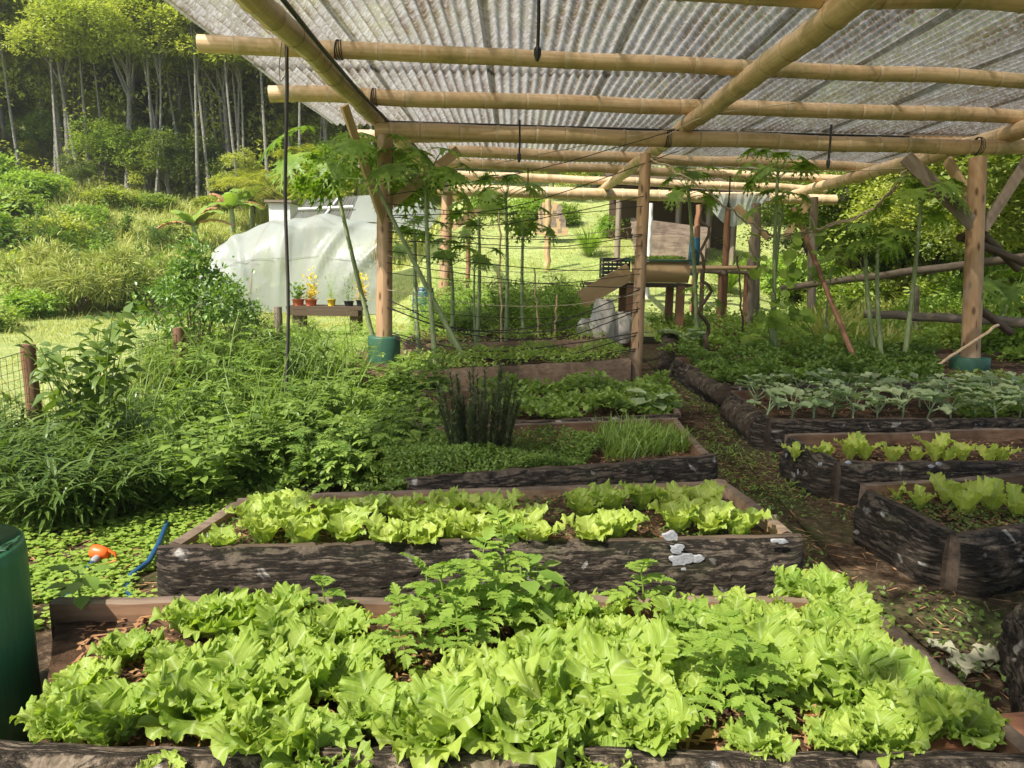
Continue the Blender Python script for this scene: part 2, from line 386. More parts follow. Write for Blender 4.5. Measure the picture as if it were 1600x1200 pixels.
M['white_sack'] = solid('woven_white_sack', (.58,.54,.46), .75, .1, 30, .4)
M['wall_white'] = solid('whitewash', (.62,.60,.55), .8, .1)
M['steel'] = solid('rusty_bar', (.05,.042,.035), .6, .4, 12)
def soil_mat():
    m, nt, out = mat('dark_soil'); v = coords(nt); n1 = noise_(nt, v, 14, 8, .7); n2 = noise_(nt, v, 2.2, 4)
    col = ramp(nt, n1, [(.32, (.015,.010,.006)), (.5, (.07,.042,.025)), (.7, (.19,.12,.07))])
    col = mixc(nt, ramp(nt, n2, [(.45, (0,0,0)), (.7, (.6,.6,.6))]), col, (.16,.085,.045))
    bsdf(nt, out, col, .95, bump(nt, n1, 1, .03), .15); return m
M['soil'] = soil_mat()
def ground_mat():
    m, nt, out = mat('grassy_ground'); v = coords(nt); n1 = noise_(nt, v, 3, 8, .7); n2 = noise_(nt, v, .35, 4); n3 = noise_(nt, v, 25, 5, .7)
    grass = ramp(nt, n1, [(.3, (.18,.24,.07)), (.5, (.31,.36,.12)), (.7, (.44,.44,.19))])
    dirt = ramp(nt, n3, [(.3, (.12,.08,.05)), (.7, (.34,.25,.16))])
    col = mixc(nt, ramp(nt, n2, [(.62, (0,0,0)), (.74, (.8,.8,.8))]), grass, dirt)
    bsdf(nt, out, col, .9, bump(nt, n3, .8, .03), .1); return m
M['ground'] = ground_mat()
def path_mat():
    m, nt, out = mat('trodden_path'); v = coords(nt); n1 = noise_(nt, v, 22, 8, .7); n2 = noise_(nt, v, 1.6, 4)
    col = ramp(nt, n1, [(.3, (.022,.014,.008)), (.5, (.085,.056,.034)), (.72, (.24,.17,.105))])
    col = mixc(nt, ramp(nt, n2, [(.48, (0,0,0)), (.66, (.75,.75,.75))]), col, (.06,.09,.025))
    bsdf(nt, out, col, .95, bump(nt, n1, 1, .03), .1); return m
M['path'] = path_mat()
def roof_mat(name, alpha=.45, dirt=(.32,.24,.14), base=(.62,.64,.66)):
    m, nt, out = mat(name)
    tc = N(nt, "ShaderNodeTexCoord"); sp = N(nt, "ShaderNodeSeparateXYZ"); nt.links.new(tc.outputs['UV'], sp.inputs[0])
    # UV: x across the corrugations in waves, y along in metres
    wave = math_(nt, 'ABSOLUTE', math_(nt, 'SUBTRACT', math_(nt, 'FRACT', sp.outputs[0]), .5))   # .5 in the trough line
    n1 = noise_(nt, coords(nt, 'UV', (1.3, 13, 1)), 1, 4, .6, 1.5)
    n2 = noise_(nt, coords(nt, 'UV', (.16, .5, 1)), 1, 4, .6)
    n3 = noise_(nt, coords(nt, 'UV', (1.0, .35, 1)), 1.0, 3, .5)
    f = math_(nt, 'ADD', math_(nt, 'MULTIPLY', wave, 1.5), math_(nt, 'MULTIPLY', math_(nt, 'SUBTRACT', n2, .5), 1.8))
    f = math_(nt, 'ADD', f, math_(nt, 'MULTIPLY', math_(nt, 'SUBTRACT', n3, .5), .9))
    dk = ramp(nt, f, [(.36, (0,0,0)), (.80, (.95,.95,.95))])
    col = mixc(nt, dk, base, dirt)
    col = mixc(nt, ramp(nt, n1, [(.45, (0,0,0)), (.62, (.28,.28,.28))]), col, (.75,.77,.8))
    col = mixc(nt, math_(nt, 'MULTIPLY', math_(nt, 'LESS_THAN', sp.outputs[0], 1.1), .6), col, (.09,.09,.045))
    d = N(nt, "ShaderNodeBsdfPrincipled"); nt.links.new(col, d.inputs['Base Color']); d.inputs['Roughness'].default_value = .3; d.inputs['Specular IOR Level'].default_value = .5
    nt.links.new(bump(nt, n1, .6, .01), d.inputs['Normal'])
    t = N(nt, "ShaderNodeBsdfTranslucent"); nt.links.new(col, t.inputs[0])
    m1 = N(nt, "ShaderNodeMixShader", i_0=.72); nt.links.new(d.outputs[0], m1.inputs[1]); nt.links.new(t.outputs[0], m1.inputs[2])
    tp = N(nt, "ShaderNodeBsdfTransparent"); nt.links.new(mixc(nt, dk, (.95,.97,1), (.62,.5,.36)), tp.inputs[0])
    a = ramp(nt, n1, [(.35, (alpha * 1.35,) * 3), (.65, (alpha * .6,) * 3)])
    m2 = N(nt, "ShaderNodeMixShader"); nt.links.new(a, m2.inputs[0]); nt.links.new(m1.outputs[0], m2.inputs[1]); nt.links.new(tp.outputs[0], m2.inputs[2])
    nt.links.new(m2.outputs[0], out.inputs[0]); return m
M['roof'] = roof_mat('corrugated_plastic', .22, (.12,.078,.04), (.268,.248,.212))
M['roof_grey'] = roof_mat('old_corrugated_plastic', .1, (.16,.12,.09), (.34,.34,.34))
def film_mat(name, col, alpha):
    m, nt, out = mat(name); n1 = noise_(nt, coords(nt), 1.2, 4); n2 = noise_(nt, coords(nt, 'Object', (1, 1, .25)), 6, 4)
    c = mixc(nt, n1, tuple(x * .85 for x in col), col)
    d = bsdf(nt, None, c, .35, bump(nt, n2, .5, .04), .5); t = N(nt, "ShaderNodeBsdfTranslucent"); nt.links.new(c, t.inputs[0])
    m1 = N(nt, "ShaderNodeMixShader", i_0=.5); nt.links.new(d.outputs[0], m1.inputs[1]); nt.links.new(t.outputs[0], m1.inputs[2])
    tp = N(nt, "ShaderNodeBsdfTransparent"); m2 = N(nt, "ShaderNodeMixShader", i_0=alpha); nt.links.new(m1.outputs[0], m2.inputs[1]); nt.links.new(tp.outputs[0], m2.inputs[2])
    nt.links.new(m2.outputs[0], out.inputs[0]); return m
M['film'] = film_mat('milky_plastic_film', (.54,.57,.52), .19)
# ------------------------------------------------------------------ terrain
def terrain():
    xs = np.concatenate([np.linspace(-58, -26, 10), np.linspace(-25, 25, 101), np.linspace(26, 58, 10)])
    ys = np.concatenate([np.linspace(-14, 2, 9), np.linspace(2.5, 60, 150), np.linspace(61, 72, 8)])
    X, Y = np.meshgrid(xs, ys); Z = ground_h(X, Y)
    Z = Z + .03 * np.sin(X * 3.1 + Y) * np.sin(Y * 2.3) * sm(11, 14, Y)
    mb = MB(); mb.grid(np.stack([X, Y, Z], -1)); o = mb.build('ground', M['ground']); tag(o, None, None, None, 'structure'); return o
terrain()
# garden floor under the roof: bare earth; and the trodden path between the beds
def sheet(name, poly_l, poly_r, mt, dz, n=60, amp=.02):
    pl = np.array(poly_l, float); pr = np.array(poly_r, float)
    t = np.linspace(0, 1, n); tl = np.linspace(0, 1, len(pl)); Lx = np.stack([np.interp(t, tl, pl[:, k]) for k in (0, 1)], 1)
    tr = np.linspace(0, 1, len(pr)); Rx = np.stack([np.interp(t, tr, pr[:, k]) for k in (0, 1)], 1)
    s = np.linspace(0, 1, 14)[None, :, None]; XY = Lx[:, None] * (1 - s) + Rx[:, None] * s
    Z = ground_h(XY[..., 0], XY[..., 1]) + dz
    for i in range(n):
        for j in range(14):
            e = min(j, 13 - j) / 3.0
            Z[i, j] += amp * min(1, e) * (noise.noise(Vector((XY[i, j, 0] * 3, XY[i, j, 1] * 3, 5))) + .4)
    mb = MB(); mb.grid(np.concatenate([XY, Z[..., None]], -1)); o = mb.build(name, mt); tag(o, None, None, None, 'structure'); return o
sheet('garden_soil', [(-3.6, 0), (-3.0, 7), (-2.2, 14.5)], [(8.5, 0), (9.5, 7), (8.0, 15)], M['path'], .012, 90, .02)
sheet('path', [(1.75, 0), (1.60, 3.2), (1.75, 5.5), (1.95, 9.0), (2.0, 13)], [(4.2, 0), (3.0, 3.2), (2.9, 5.0), (2.7, 9), (2.6, 13)], M['path'], .034, 90, .03)

M['redboard'] = sawn('reddish_board', (.22,.09,.045), (.42,.20,.11))
# ------------------------------------------------------------------ raised beds
def nz(x, y, z): return noise.noise(Vector((x, y, z)))
def log_board(mb, A, B, h, kind, seed, thick=.08, z0=-.03, taper=0.0, m0=0, m1=1, m2=2):
    """a slab sawn off a log: flat sawn face inwards, convex bark face outwards (to the right of A->B)"""
    A = np.array(A[:2], float); B = np.array(B[:2], float); L = np.linalg.norm(B - A); d = (B - A) / L; o = np.array([d[1], -d[0]])
    nx = int(np.clip(L / .014, 12, 260)); nv = 24 if kind == 'bark' else 5
    s = np.linspace(0, 1, nx); t = np.linspace(0, 1, nv); Vg = np.zeros((nx, nv, 3)); UV = np.zeros((nx, nv, 2)); zt = np.zeros(nx)
    for i in range(nx):
        x = s[i] * L; zt[i] = h * (1 - taper * s[i]) + .016 * nz(x * 1.3, seed, 0) + .006 * nz(x * 7, seed, 3)
        for j in range(nv):
            z = z0 + (zt[i] - z0) * t[j]
            if kind == 'bark':
                off = thick * max(0.0, 1 - abs(2 * t[j] - 1) ** 2.6) ** .7
                r = abs(nz(x * 5.5, z * 24, seed)); r2 = abs(nz(x * 13.0, z * 55, seed + 9))
                off += (.015 * min(r * 6, 1) + .007 * min(r2 * 3, 1)) * min(1, 5 * t[j] * (1 - t[j]) + .25) + .012 * nz(x * 1.1, z * 3, seed + 4)
            else: off = thick * (.35 if 0 < j < nv - 1 else .28) + .006 * nz(x * 2, z * 9, seed)
            off *= min(1.0, (min(x, L - x) + .008) / .085) ** .55 if kind == 'bark' else 1
            p = A + d * x + o * off; Vg[i, j] = (*p, z); UV[i, j] = (x, z + seed * .37)
    mb.grid(Vg, m0 if kind == 'bark' else m1, True, UV, flip=False)
    inner = np.zeros((nx, 2, 3)); inner[:, :, :2] = (A + np.outer(s * L, d))[:, None] - o * .035
    inner[:, 0, 2] = zt - .002; inner[:, 1, 2] = z0
    mb.grid(inner, m1, False)
    tm = (Vg[:, -1] + inner[:, 0]) / 2; tm[:, 2] += .006; tm += np.array([[0, 0, .010 * nz(x_ * L * 9, seed, 7)] for x_ in s]); top = np.stack([Vg[:, -1], tm, inner[:, 0]], 1); tuv = np.zeros((nx, 3, 2)); tuv[..., 0] = (s * L)[:, None]; tuv[..., 1] = np.array([zt[0], zt[0] + .03, zt[0] + .06]) + seed * .37; mb.grid(top, m2, True, tuv)
    for i, fl in ((0, 0), (nx - 1, 1)):
        ring = np.concatenate([Vg[i], inner[i]]); c = ring.mean(0); n = len(ring); vv = np.concatenate([ring, [c]])
        f = [[k, (k + 1) % n, n] for k in range(n)]; mb.add(vv, f if fl else [x[::-1] for x in f], m2)
BEDS = []
def bed(name, label, C4, h, sides, seed, soil_dz=-.07, ext=(0, 0, 0, 0), bark='bark', mulch=900, fill=None, inner='sawn'):
    """C4: near-left, near-right, far-right, far-left (x, y) of the rim"""
    C4 = [np.array(c[:2], float) for c in C4]; c = sum(C4) / 4
    t = thing(name, label, 'raised bed', (c[0], c[1], float(ground_h(*c))))
    g = float(ground_h(*c))
    for k, (nm, kd) in enumerate(zip(('front_board', 'side_board', 'back_board', 'side_board'), sides)):
        if not kd: continue
        A, B = C4[k], C4[(k + 1) % 4]; d = (B - A) / np.linalg.norm(B - A)
        if k % 2: A = A + d * .04; B = B - d * .04
        A = A - d * ext[k]; B = B + d * ext[k]
        mb = MB(); hh = h if k != 2 else h + .01
        log_board(mb, A, B, hh + g, kd, seed + k * 3.1, (.17 if k == 0 and bark == 'bark_pale' else .085) if kd == 'bark' else .05, g - .03)
        mb.build(nm, [M[bark], M[inner], M[bark] if bark == 'bark_pale' and kd == 'bark' else M['sawn_end'] if kd == 'bark' else M['sawn_grey_edge']], t)
    n1, n2 = 70, 34; u = np.linspace(0, 1, n1)[:, None, None]; v = np.linspace(0, 1, n2)[None, :, None]
    XY = (C4[0] * (1 - u) + C4[1] * u) * (1 - v) + (C4[3] * (1 - u) + C4[2] * u) * v
    Z = np.zeros((n1, n2))
    for i in range(n1):
        for j in range(n2):
            x, y = XY[i, j]; Z[i, j] = g + h + soil_dz + .025 * nz(x * 4, y * 4, seed) + .014 * nz(x * 15, y * 15, seed) + .006 * nz(x * 40, y * 40, seed)
    mb = MB(); mb.grid(np.concatenate([XY, Z[..., None]], -1), 0, True)
    rg = np.random.default_rng(int(seed * 10)); uu, vv = rg.uniform(.03, .97, mulch), rg.uniform(.03, .97, mulch)
    pp = (C4[0][None] * (1 - uu[:, None]) + C4[1] * uu[:, None]) * (1 - vv[:, None]) + (C4[3] * (1 - uu[:, None]) + C4[2] * uu[:, None]) * vv[:, None]
    zz = g + h + soil_dz + .018 + rg.uniform(-.01, .012, mulch)
    D = rdir(mulch, -.25, .25, rg); mb.inst(T_BLADE, frames(D), np.column_stack([pp, zz]), np.column_stack([rg.uniform(.06, .3, mulch), rg.uniform(.012, .05, mulch) * (1 + (rg.uniform(0, 1, mulch) > .93)), np.full(mulch, .03)]), 1)
    mb.build('soil', [M['soil'], M['dead']], t)
    BEDS.append((C4, g + h + soil_dz)); return t
H1 = .34
b1 = bed('raised_bed', 'nearest raised bed crowded with frilly lettuce, its log edge along the bottom of the picture',
    [G(50, 1174, H1), G(1640, 1190, H1), G(1347, 940, H1), G(88, 958, .30)], H1, ('bark', 'board', 'board', None), 1.0, -.06, (0.75, 0, 0, 0), 'bark_pale', 2600)
b2 = bed('raised_bed', 'log walled lettuce bed with white paint patches on its thick bark front',
    [G(262, 856, .33), G(1240, 838, .33), G(1132, 753, .33), G(372, 782, .33)], .33, ('bark', 'board', 'board', 'board'), 2.0, -.05, (.04, 0, 0, 0), inner='redplank')
b3 = bed('raised_bed', 'shaded bed of chives and rosemary with dark bark front, behind the second lettuce bed',
    [G(650, 747, .32), G(1108, 712, .32), G(1056, 655, .32), G(680, 670, .32)], .32, ('bark', 'board', 'board', None), 3.0, -.08, (.05, 0, 0, 0))
b4 = bed('raised_bed', 'bed of leafy greens just before the thin middle post',
    [G(640, 664, .28), G(1062, 648, .28), G(1040, 604, .28), G(660, 612, .28)], .28, ('bark', 'board', 'board', 'board'), 4.0)
b5 = bed('raised_bed', 'bed with reddish sawn plank front at the foot of the thin middle post',
    [G(520, 586, .30), G(985, 562, .30), G(962, 540, .3), G(560, 550, .30)], .30, ('board', 'board', 'board', 'board'), 5.0, inner='redplank')
b6 = bed('raised_bed', 'far narrow plank bed behind the string trellis',
    [G(630, 538, .28), G(950, 530, .28), G(935, 512, .28), G(650, 516, .28)], .28, ('board', 'board', 'board', 'board'), 6.0, inner='redplank')
r1 = bed('raised_bed', 'dark bark walled bed on the right holding a few upright lettuce seedlings',
    [G(1496, 838, .31), G(1800, 792, .31), G(1700, 738, .31), G(1347, 760, .31)], .31, ('bark', 'board', 'board', 'bark'), 7.0)
r2 = bed('raised_bed', 'right side bed with a single row of lettuce seedlings before the kale',
    [G(1312, 722, .30), G(1800, 722, .30), G(1740, 668, .30), G(1228, 682, .30)], .30, ('bark', 'board', 'board', 'bark'), 8.0)
r3 = bed('raised_bed', 'right side bed of grey green kale seedlings',
    [G(1204, 655, .30), G(1800, 655, .30), G(1740, 598, .30), G(1140, 612, .30)], .30, ('bark', 'board', 'bark', 'bark'), 9.0)
r4 = bed('raised_bed', 'overgrown far right bed reached along the end of the path',
    [G(1142, 604, .28), G(1760, 592, .28), G(1640, 552, .28), G(1055, 560, .28)], .28, ('bark', 'board', 'board', 'bark'), 10.0)
r5 = bed('raised_bed', 'far right bed of low greens before the sheeted work table',
    [G(1055, 552, .26), G(1560, 545, .26), G(1500, 518, .26), G(1040, 522, .26)], .26, ('board', 'board', 'board', 'board'), 11.0)
r0 = bed('raised_bed', 'corner of a dark bark walled bed cut off at the bottom right',
    [G(1690, 1090, .31), G(1950, 1090, .31), G(1840, 905, .31), G(1612, 918, .31)], .31, ('bark', 'board', 'bark', 'bark'), 12.0)

mb = MB(); A_, B_ = G(1385, 1182, .30), G(1640, 1150, .30); C_, D_ = G(1600, 1112, .30), G(1530, 1118, .30)
V_ = np.array([A_, B_, C_, D_]); mb.add(np.concatenate([V_, V_ - [0, 0, .05]]), [[0,1,2,3],[0,4,5,1],[1,5,6,2],[2,6,7,3],[3,7,4,0]], 0)
mb.build('corner_board', M['redboard'], b1)
# white paint patches on the bark front of the second bed
def patch(bedthing, px, py, wpx, hpx, A, B, seed):
    A = np.array(A[:2]); B = np.array(B[:2]); d = (B - A) / np.linalg.norm(B - A); o = np.array([d[1], -d[0]])
    # vertical plane standing just off the bark
    off = .094; n = np.array([o[0], o[1], 0]); p0 = np.array([*(A + o * off), 0]); r = ray(px, py); t = ((p0 - CAM) @ n) / (r @ n); c = CAM + r * t
    k = np.linalg.norm(c - CAM) / FPX; th = np.linspace(0, 2 * math.pi, 19)[:-1]
    rr = np.array([.95 + .55 * nz(math.cos(a) * 1.6, math.sin(a) * 1.6, seed) + .35 * nz(math.cos(a) * 5, math.sin(a) * 5, seed) for a in th])
    d3 = np.array([d[0], d[1], 0]); up = np.array([0, 0, 1.0])
    V = [c + n * .003] + [c + d3 * math.cos(a) * r_ * wpx * k / 2 + up * math.sin(a) * r_ * hpx * k / 2 + n * .002 for a, r_ in zip(th, rr)]
    V += [np.array(v) - n * .016 for v in V[1:]]
    F3 = [[0, i + 1, (i + 1) % 18 + 1] for i in range(18)]; F4 = [[i + 1, i + 19, (i + 1) % 18 + 19, (i + 1) % 18 + 1] for i in range(18)]
    mb = MB(); mb.add(V, F3, 0, True); mb.add(V, F4, 0, True); mb.build('paint_patch', M['paint_white'], bedthing)
A2, B2 = G(262, 856, .33), G(1240, 838, .33)
for i, (px, py, w, h) in enumerate([(1050, 838, 26, 13), (1058, 858, 24, 14), (1064, 874, 38, 18), (1091, 873, 22, 10), (1068, 889, 9, 4), (1220, 846, 26, 6)]):
    patch(b2, px, py, w, h, A2, B2, i * 3.3)
A7, B7 = G(1312, 722, .30), G(1800, 722, .30)
for i, (px, py, w, h) in enumerate([(1326, 723, 9, 4), (1456, 729, 8, 4), (1468, 725, 7, 5)]): patch(r2, px, py, w, h, A7, B7, 40 + i)
A8, B8 = G(1228, 682, .30), G(1312, 722, .30)
for i, (px, py, w, h) in enumerate([(1228, 712, 3, 7), (1247, 737, 5, 8), (1280, 725, 5, 5)]): patch(r2, px, py, w, h, B8 * 0 + A8, B8, 60 + i)
# the cut ends of logs that line the path (round wood lying along the right bed)
def log(name, label, p, q, r, seed):
    p = np.array(p); q = np.array(q); pts = np.linspace(p, q, 14); rr = [r * (1 + .12 * nz(i * .5, seed, 0)) for i in range(14)]
    t = thing(name, label, 'log', p); mb = MB(); mb.tube(pts, rr, 14, 0, True, 1); mb.build('wood', [M['bark_pale'], M['sawn_end']], t); return t
log('edging_log', 'short round log with pale cut end lying where the kale bed meets the path', G(1132, 618, .2), G(1085, 590, .2), .10, 1)
log('edging_log', 'round bark covered log edging the corner of the kale bed', G(1190, 672, .17), G(1148, 640, .17), .13, 2)
log('edging_log', 'stub of log standing by the far end of the path', G(1040, 585, .02), G(1038, 560, .05) + np.array([0, -.3, .3]), .14, 3)

# ------------------------------------------------------------------ bamboo shelter
HR = 1.62   # rafter axis above the camera
roofz = lambda: CAM[2] + 1.95
shelter = thing('bamboo_shelter', 'open sided bamboo shelter with clear corrugated plastic roof on timber posts', 'shelter', (2, 5, 0))
def pole(nm, p, q, r0, r1=None, mt='bamboo', sag=0, n=30, parent=shelter, seed=0, nodes=.42, sides=14, label=None, wob=.012):
    p = np.array(p, float); q = np.array(q, float); L = np.linalg.norm(q - p); r1 = r0 if r1 is None else r1
    if mt == 'bamboo':
        s = []; k = 0
        off = nodes * .5
        rgb = np.random.default_rng(int(seed * 7 + 3)); sp_n = nodes * rgb.uniform(.82, 1.25, int(L / nodes * 1.4) + 4); npos = np.cumsum(sp_n) - sp_n[0] * rgb.uniform(.3, .9)
        s = sorted(set([0, L] + [x for q_ in npos for x in (q_ - .15, q_ - .022, q_ - .006, q_, q_ + .010, q_ + .05) if 0 < x < L]))
        s = np.array(s); rr = []
        for x in s:
            ph = x - npos[np.argmin(abs(npos - x))]; base = r0 + (r1 - r0) * x / L
            b = 1.0
            if abs(ph) < .003: b = 1.055
            elif abs(ph + .006) < .004 : b = .992
            elif abs(ph - .010) < .004: b = 1.075
            rr.append(base * b)
        uvr = 1
    else:
        s = np.linspace(0, L, n); rr = [(r0 + (r1 - r0) * x / L) * (1 + .05 * nz(x * 2.5, seed, 2)) for x in s]
    pts = p + np.outer(s / L, q - p); pts[:, 2] -= sag * np.sin(math.pi * s / L)
    w = wob if mt != 'bamboo' else .035
    for i, x in enumerate(s): pts[i] += np.array([nz(x * .8, seed, 1), nz(x * .8, seed, 5), nz(x * .8, seed, 9)]) * w
    mb = MB(); mb.tube(pts, rr, sides, 0, True, 1)
    if mt == 'bamboo': mb.UV[0][:, 1] = np.interp(mb.UV[0][:, 1], np.concatenate([[-.5], npos]), (np.arange(len(npos) + 1)) * .42 ) + seed * 4.2
    return mb.build(nm, [M[mt], M['lumber'] if mt == 'bamboo' else M[mt]], parent, label)
def hz(px, py, up):   # point at height CAM+up on the ray
    return G(px, py, CAM[2] + up)
HP = 1.80
# purlins (across)
def purlin(x0, y0, x1, y1, up, r, nm='purlin', seed=0, label=None):
    return pole(nm, hz(x0, y0, up), hz(x1, y1, up), r, r * .9, seed=seed, label=label)
purlin(500, -48, 2300, 30, HP, .10, seed=1)
purlin(310, 68, 2100, 148, HP, .076, seed=2)
purlin(421, 147, 2000, 194, HP, .092, seed=3)
purlin(586, 204, 1900, 240, 1.46, .097, 'tie_beam', seed=4)
q = hz(800, 207, HP); 
for k, (x0, y0, x1, y1, r) in enumerate([(560, 212, 1800, 224, .09), (702, 236, 1428, 264, .098), (698, 254, 1348, 281, .094), (693, 272, 1290, 296, .092)]):
    purlin(x0, y0, x1, y1, HP, r, seed=5 + k)
purlin(640, 296, 1305, 312, 1.46, .13, 'tie_beam', seed=11)
# rafters (into depth)
pole('rafter', hz(330, -70, HR), hz(718, 312, HR) , .090, .095, seed=12)
pole('rafter', hz(1520, -140, HR), hz(930, 305, HR), .097, .09, seed=13)
pole('rafter', hz(2300, 10, HR), hz(1240, 303, HR), .115, .10, seed=14)
# roof sheets
def roof(x0, x1, y0, y1, z, nm='roof_sheet', dz=0, mt='roof', n=None, lab=None):
    pitch = .098; nw = int((x1 - x0) / pitch); n = nw * 8 + 1
    xs = np.linspace(x0, x1, n); z_ = z + .024 * np.sin((xs - x0) / pitch * 2 * math.pi) + dz
    ys = np.linspace(y0, y1, 9); Vg = np.zeros((len(ys), n, 3)); UV = np.zeros((len(ys), n, 2))
    for i, y in enumerate(ys):
        Vg[i, :, 0] = xs + .05 * (y - y0) * 0; Vg[i, :, 1] = y; Vg[i, :, 2] = z_ + .012 * math.sin(y * 2.1 + x0) ; UV[i, :, 0] = (xs - x0) / pitch + .25; UV[i, :, 1] = y
    mb = MB(); mb.grid(Vg, 0, True, UV, flip=True); return mb.build(nm, M[mt], shelter, lab)
zr = CAM[2] + HP + .115
rows = [(1.45, 5.0), (4.85, 8.25), (8.1, 11.5), (11.35, 15.9)]
for ri, (ya, yb) in enumerate(rows):
    x = -2.72 if ri < 2 else (-2.72 if ri == 2 else -1.75); xe = 7.1
    if ri == 2: x = -2.72
    k = 0
    while x < xe - .3:
        w = 1.265; roof(x, min(x + w, xe), ya, yb, zr, dz=.006 * (k % 2) + .009 * (ri % 2)); x += w - .06; k += 1
# posts with painted bases
def mainpost(pxt, pyt, pxb, pyb, Y, r, base_h, base_r, seed, mt='post', label=None, baselab=None):
    top = P(pxt, pyt, Y); bot = P(pxb, pyb, Y); bot[2] = 0.0 if base_h == 0 else base_h - .02
    dirn = (bot - top) / np.linalg.norm(bot - top)
    mb = MB(); s = np.linspace(0, 1, 40); pts = top + np.outer(s, bot - top)
    rr = [r * (.92 + .12 * t) * (1 + .05 * nz(t * 6, seed, 0)) for t in s]
    mb.tube(pts, rr, 16); o = mb.build('post', M[mt], shelter, label)
    if base_h:
        b = MB(); c = bot.copy(); s = np.array([-.05, .0, .3, .7, .97, 1.0, 1.0]); zz = s * base_h; rr = base_r * np.array([1.02, 1.02, 1, 1, 1, .97, .6])
        b.tube([(c[0], c[1], z) for z in zz], rr, 32); bb = b.build('post_base', M['green_paint'], o, baselab)
        bb.parent = o
        # child of a child: post object sits at the shelter origin offset
    return o
def fix_sub(o): pass
mainpost(602, 212, 600, 525, 9.0, .096, .55, .195, 1, label='left front peeled timber post bound with strings')
mainpost(1009, 240, 993, 585, 9.25, .075, 0, 0, 2, label='thin middle timber post')
mainpost(1528, 245, 1516, 562, 9.35, .108, .36, .225, 3, label='right front peeled timber post')
mainpost(699, 300, 694, 485, 15.6, .12, .55, .25, 4, label='far left timber post')
mainpost(1182, 318, 1180, 490, 15.6, .10, 0, 0, 5, mt='greywood')
mainpost(1272, 308, 1268, 500, 15.6, .09, 0, 0, 6, mt='greywood')
# nearest left post base (green pipe at the left edge of the picture)
nb = thing('pipe_post_base', 'tall dark green painted pipe stump at the left edge beside the nearest bed', 'post base', (-1.63, 2.30, 0))
b_ = MB(); zz = [-.05, 0, .2, .4, .58, .622, .63, .61]; c = P(-81, 1000, 2.10)
b_.tube([(c[0], c[1], z) for z in zz], [.226, .224, .222, .222, .222, .217, .208, .0], 48, caps=False); nb.location = (c[0], c[1], 0); nb['_o'] = (c[0], c[1], 0)
b_.build('pipe', M['pipe_green'], nb)
# braces (flat sawn lumber)
def plank(nm, p, q, w, t, mt, parent=shelter, label=None, roll=0):
    p = np.array(p, float); q = np.array(q, float); d = q - p; L = np.linalg.norm(d); Rm = frames([d], None, np.array([roll]))[0]
    n = 8; V = []
    for i in range(n):
        for a, b in ((-1, -1), (1, -1), (1, 1), (-1, 1)): V.append(p + d * i / (n - 1) + Rm[:, 0] * a * w / 2 * (1 + .03 * nz(i, w * 9, L)) + Rm[:, 2] * b * t / 2)
    F = [[i * 4 + k, i * 4 + (k + 1) % 4, i * 4 + 4 + (k + 1) % 4, i * 4 + 4 + k] for i in range(n - 1) for k in range(4)] + [[3, 2, 1, 0], [n * 4 - 4, n * 4 - 3, n * 4 - 2, n * 4 - 1]]
    mb = MB(); uv = [((k % 4) * .25, (k // 4) * L / (n - 1)) for k in range(4 * n)]; mb.add(V, F, 0, False, uv)
    return mb.build(nm, M[mt], parent, label)
plank('brace', P(538, 165, 8.2), P(600, 350, 8.95), .09, .04, 'lumber', roll=1.2)
plank('brace', P(716, 235, 9.4), P(612, 318, 9.05), .12, .04, 'lumber', roll=1.4)
plank('brace', P(778, 310, 15.8), P(706, 355, 15.6), .16, .05, 'lumber', roll=1.4)
plank('brace', P(1415, 245, 9.35), P(1522, 352, 9.3), .16, .05, 'greywood', roll=1.4)
plank('brace', P(1480, 250, 9.9), P(1520, 318, 9.5), .12, .05, 'lumber', roll=1.4)
plank('brace', P(1620, 228, 9.4), P(1535, 360, 9.4), .12, .08, 'greywood', roll=1.2)
plank('brace', P(1150, 322, 15.6), P(1200, 372, 15.6), .13, .05, 'lumber', roll=1.4)
plank('brace', P(1262, 318, 15.6), P(1228, 368, 15.6), .13, .05, 'lumber', roll=1.4)
# black irrigation pipe clipped along the left rafter, then under the purlin
mb = MB(); mb.tube([hz(438, -6, 1.58), hz(500, 72, 1.58), hz(560, 142, 1.58), hz(606, 190, 1.58)], .018, 6)
mb.tube([hz(606, 190, 1.58), hz(800, 196, 1.58), hz(1100, 205, 1.58), hz(1420, 214, 1.6)], .014, 6)
o = mb.build('irrigation_pipe', M['black']); tag(o, 'thin black irrigation pipe running down the left rafter and under the roof', 'pipe')
# wires and hanging nozzles
def hang(px, y0, y1, Y, r, lab, low=None):
    a = P(px, y0, Y); b = P(px, y1, Y); b[0] = a[0]; t = thing('sprinkler_dropper', lab, 'sprinkler', b, 'black sprinkler droppers hanging from the roof')
    mb = MB(); mb.tube([a, (a + b) / 2 + np.array([.004, 0, 0]), b], r, 6); mb.build('dropper_tube', M['black'], t)
    mb = MB(); mb.tube([b + np.array([0, 0, .09]), b + np.array([0, 0, .07]), b + np.array([0, 0, .03]), b - np.array([0, 0, .012])], [r * .9, r * 1.9, r * 1.9, r * .8], 8); mb.build('nozzle', M['black'], t)
hang(842, -30, 93, 5.6, .014, 'thick black dropper hanging at the top edge, nearest the viewer')
hang(812, 187, 252, 8.5, .012, 'black dropper hanging behind the tie beam, left of the middle post')
hang(1299, 195, 262, 8.4, .012, 'black dropper hanging on the right, beyond the middle rafter')
hang(825, 262, 298, 12.5, .012, 'small dark dropper hanging before the far tie beam')
hang(1141, 275, 325, 12.0, .012, 'black dropper with bent top beside the right papaya crown')
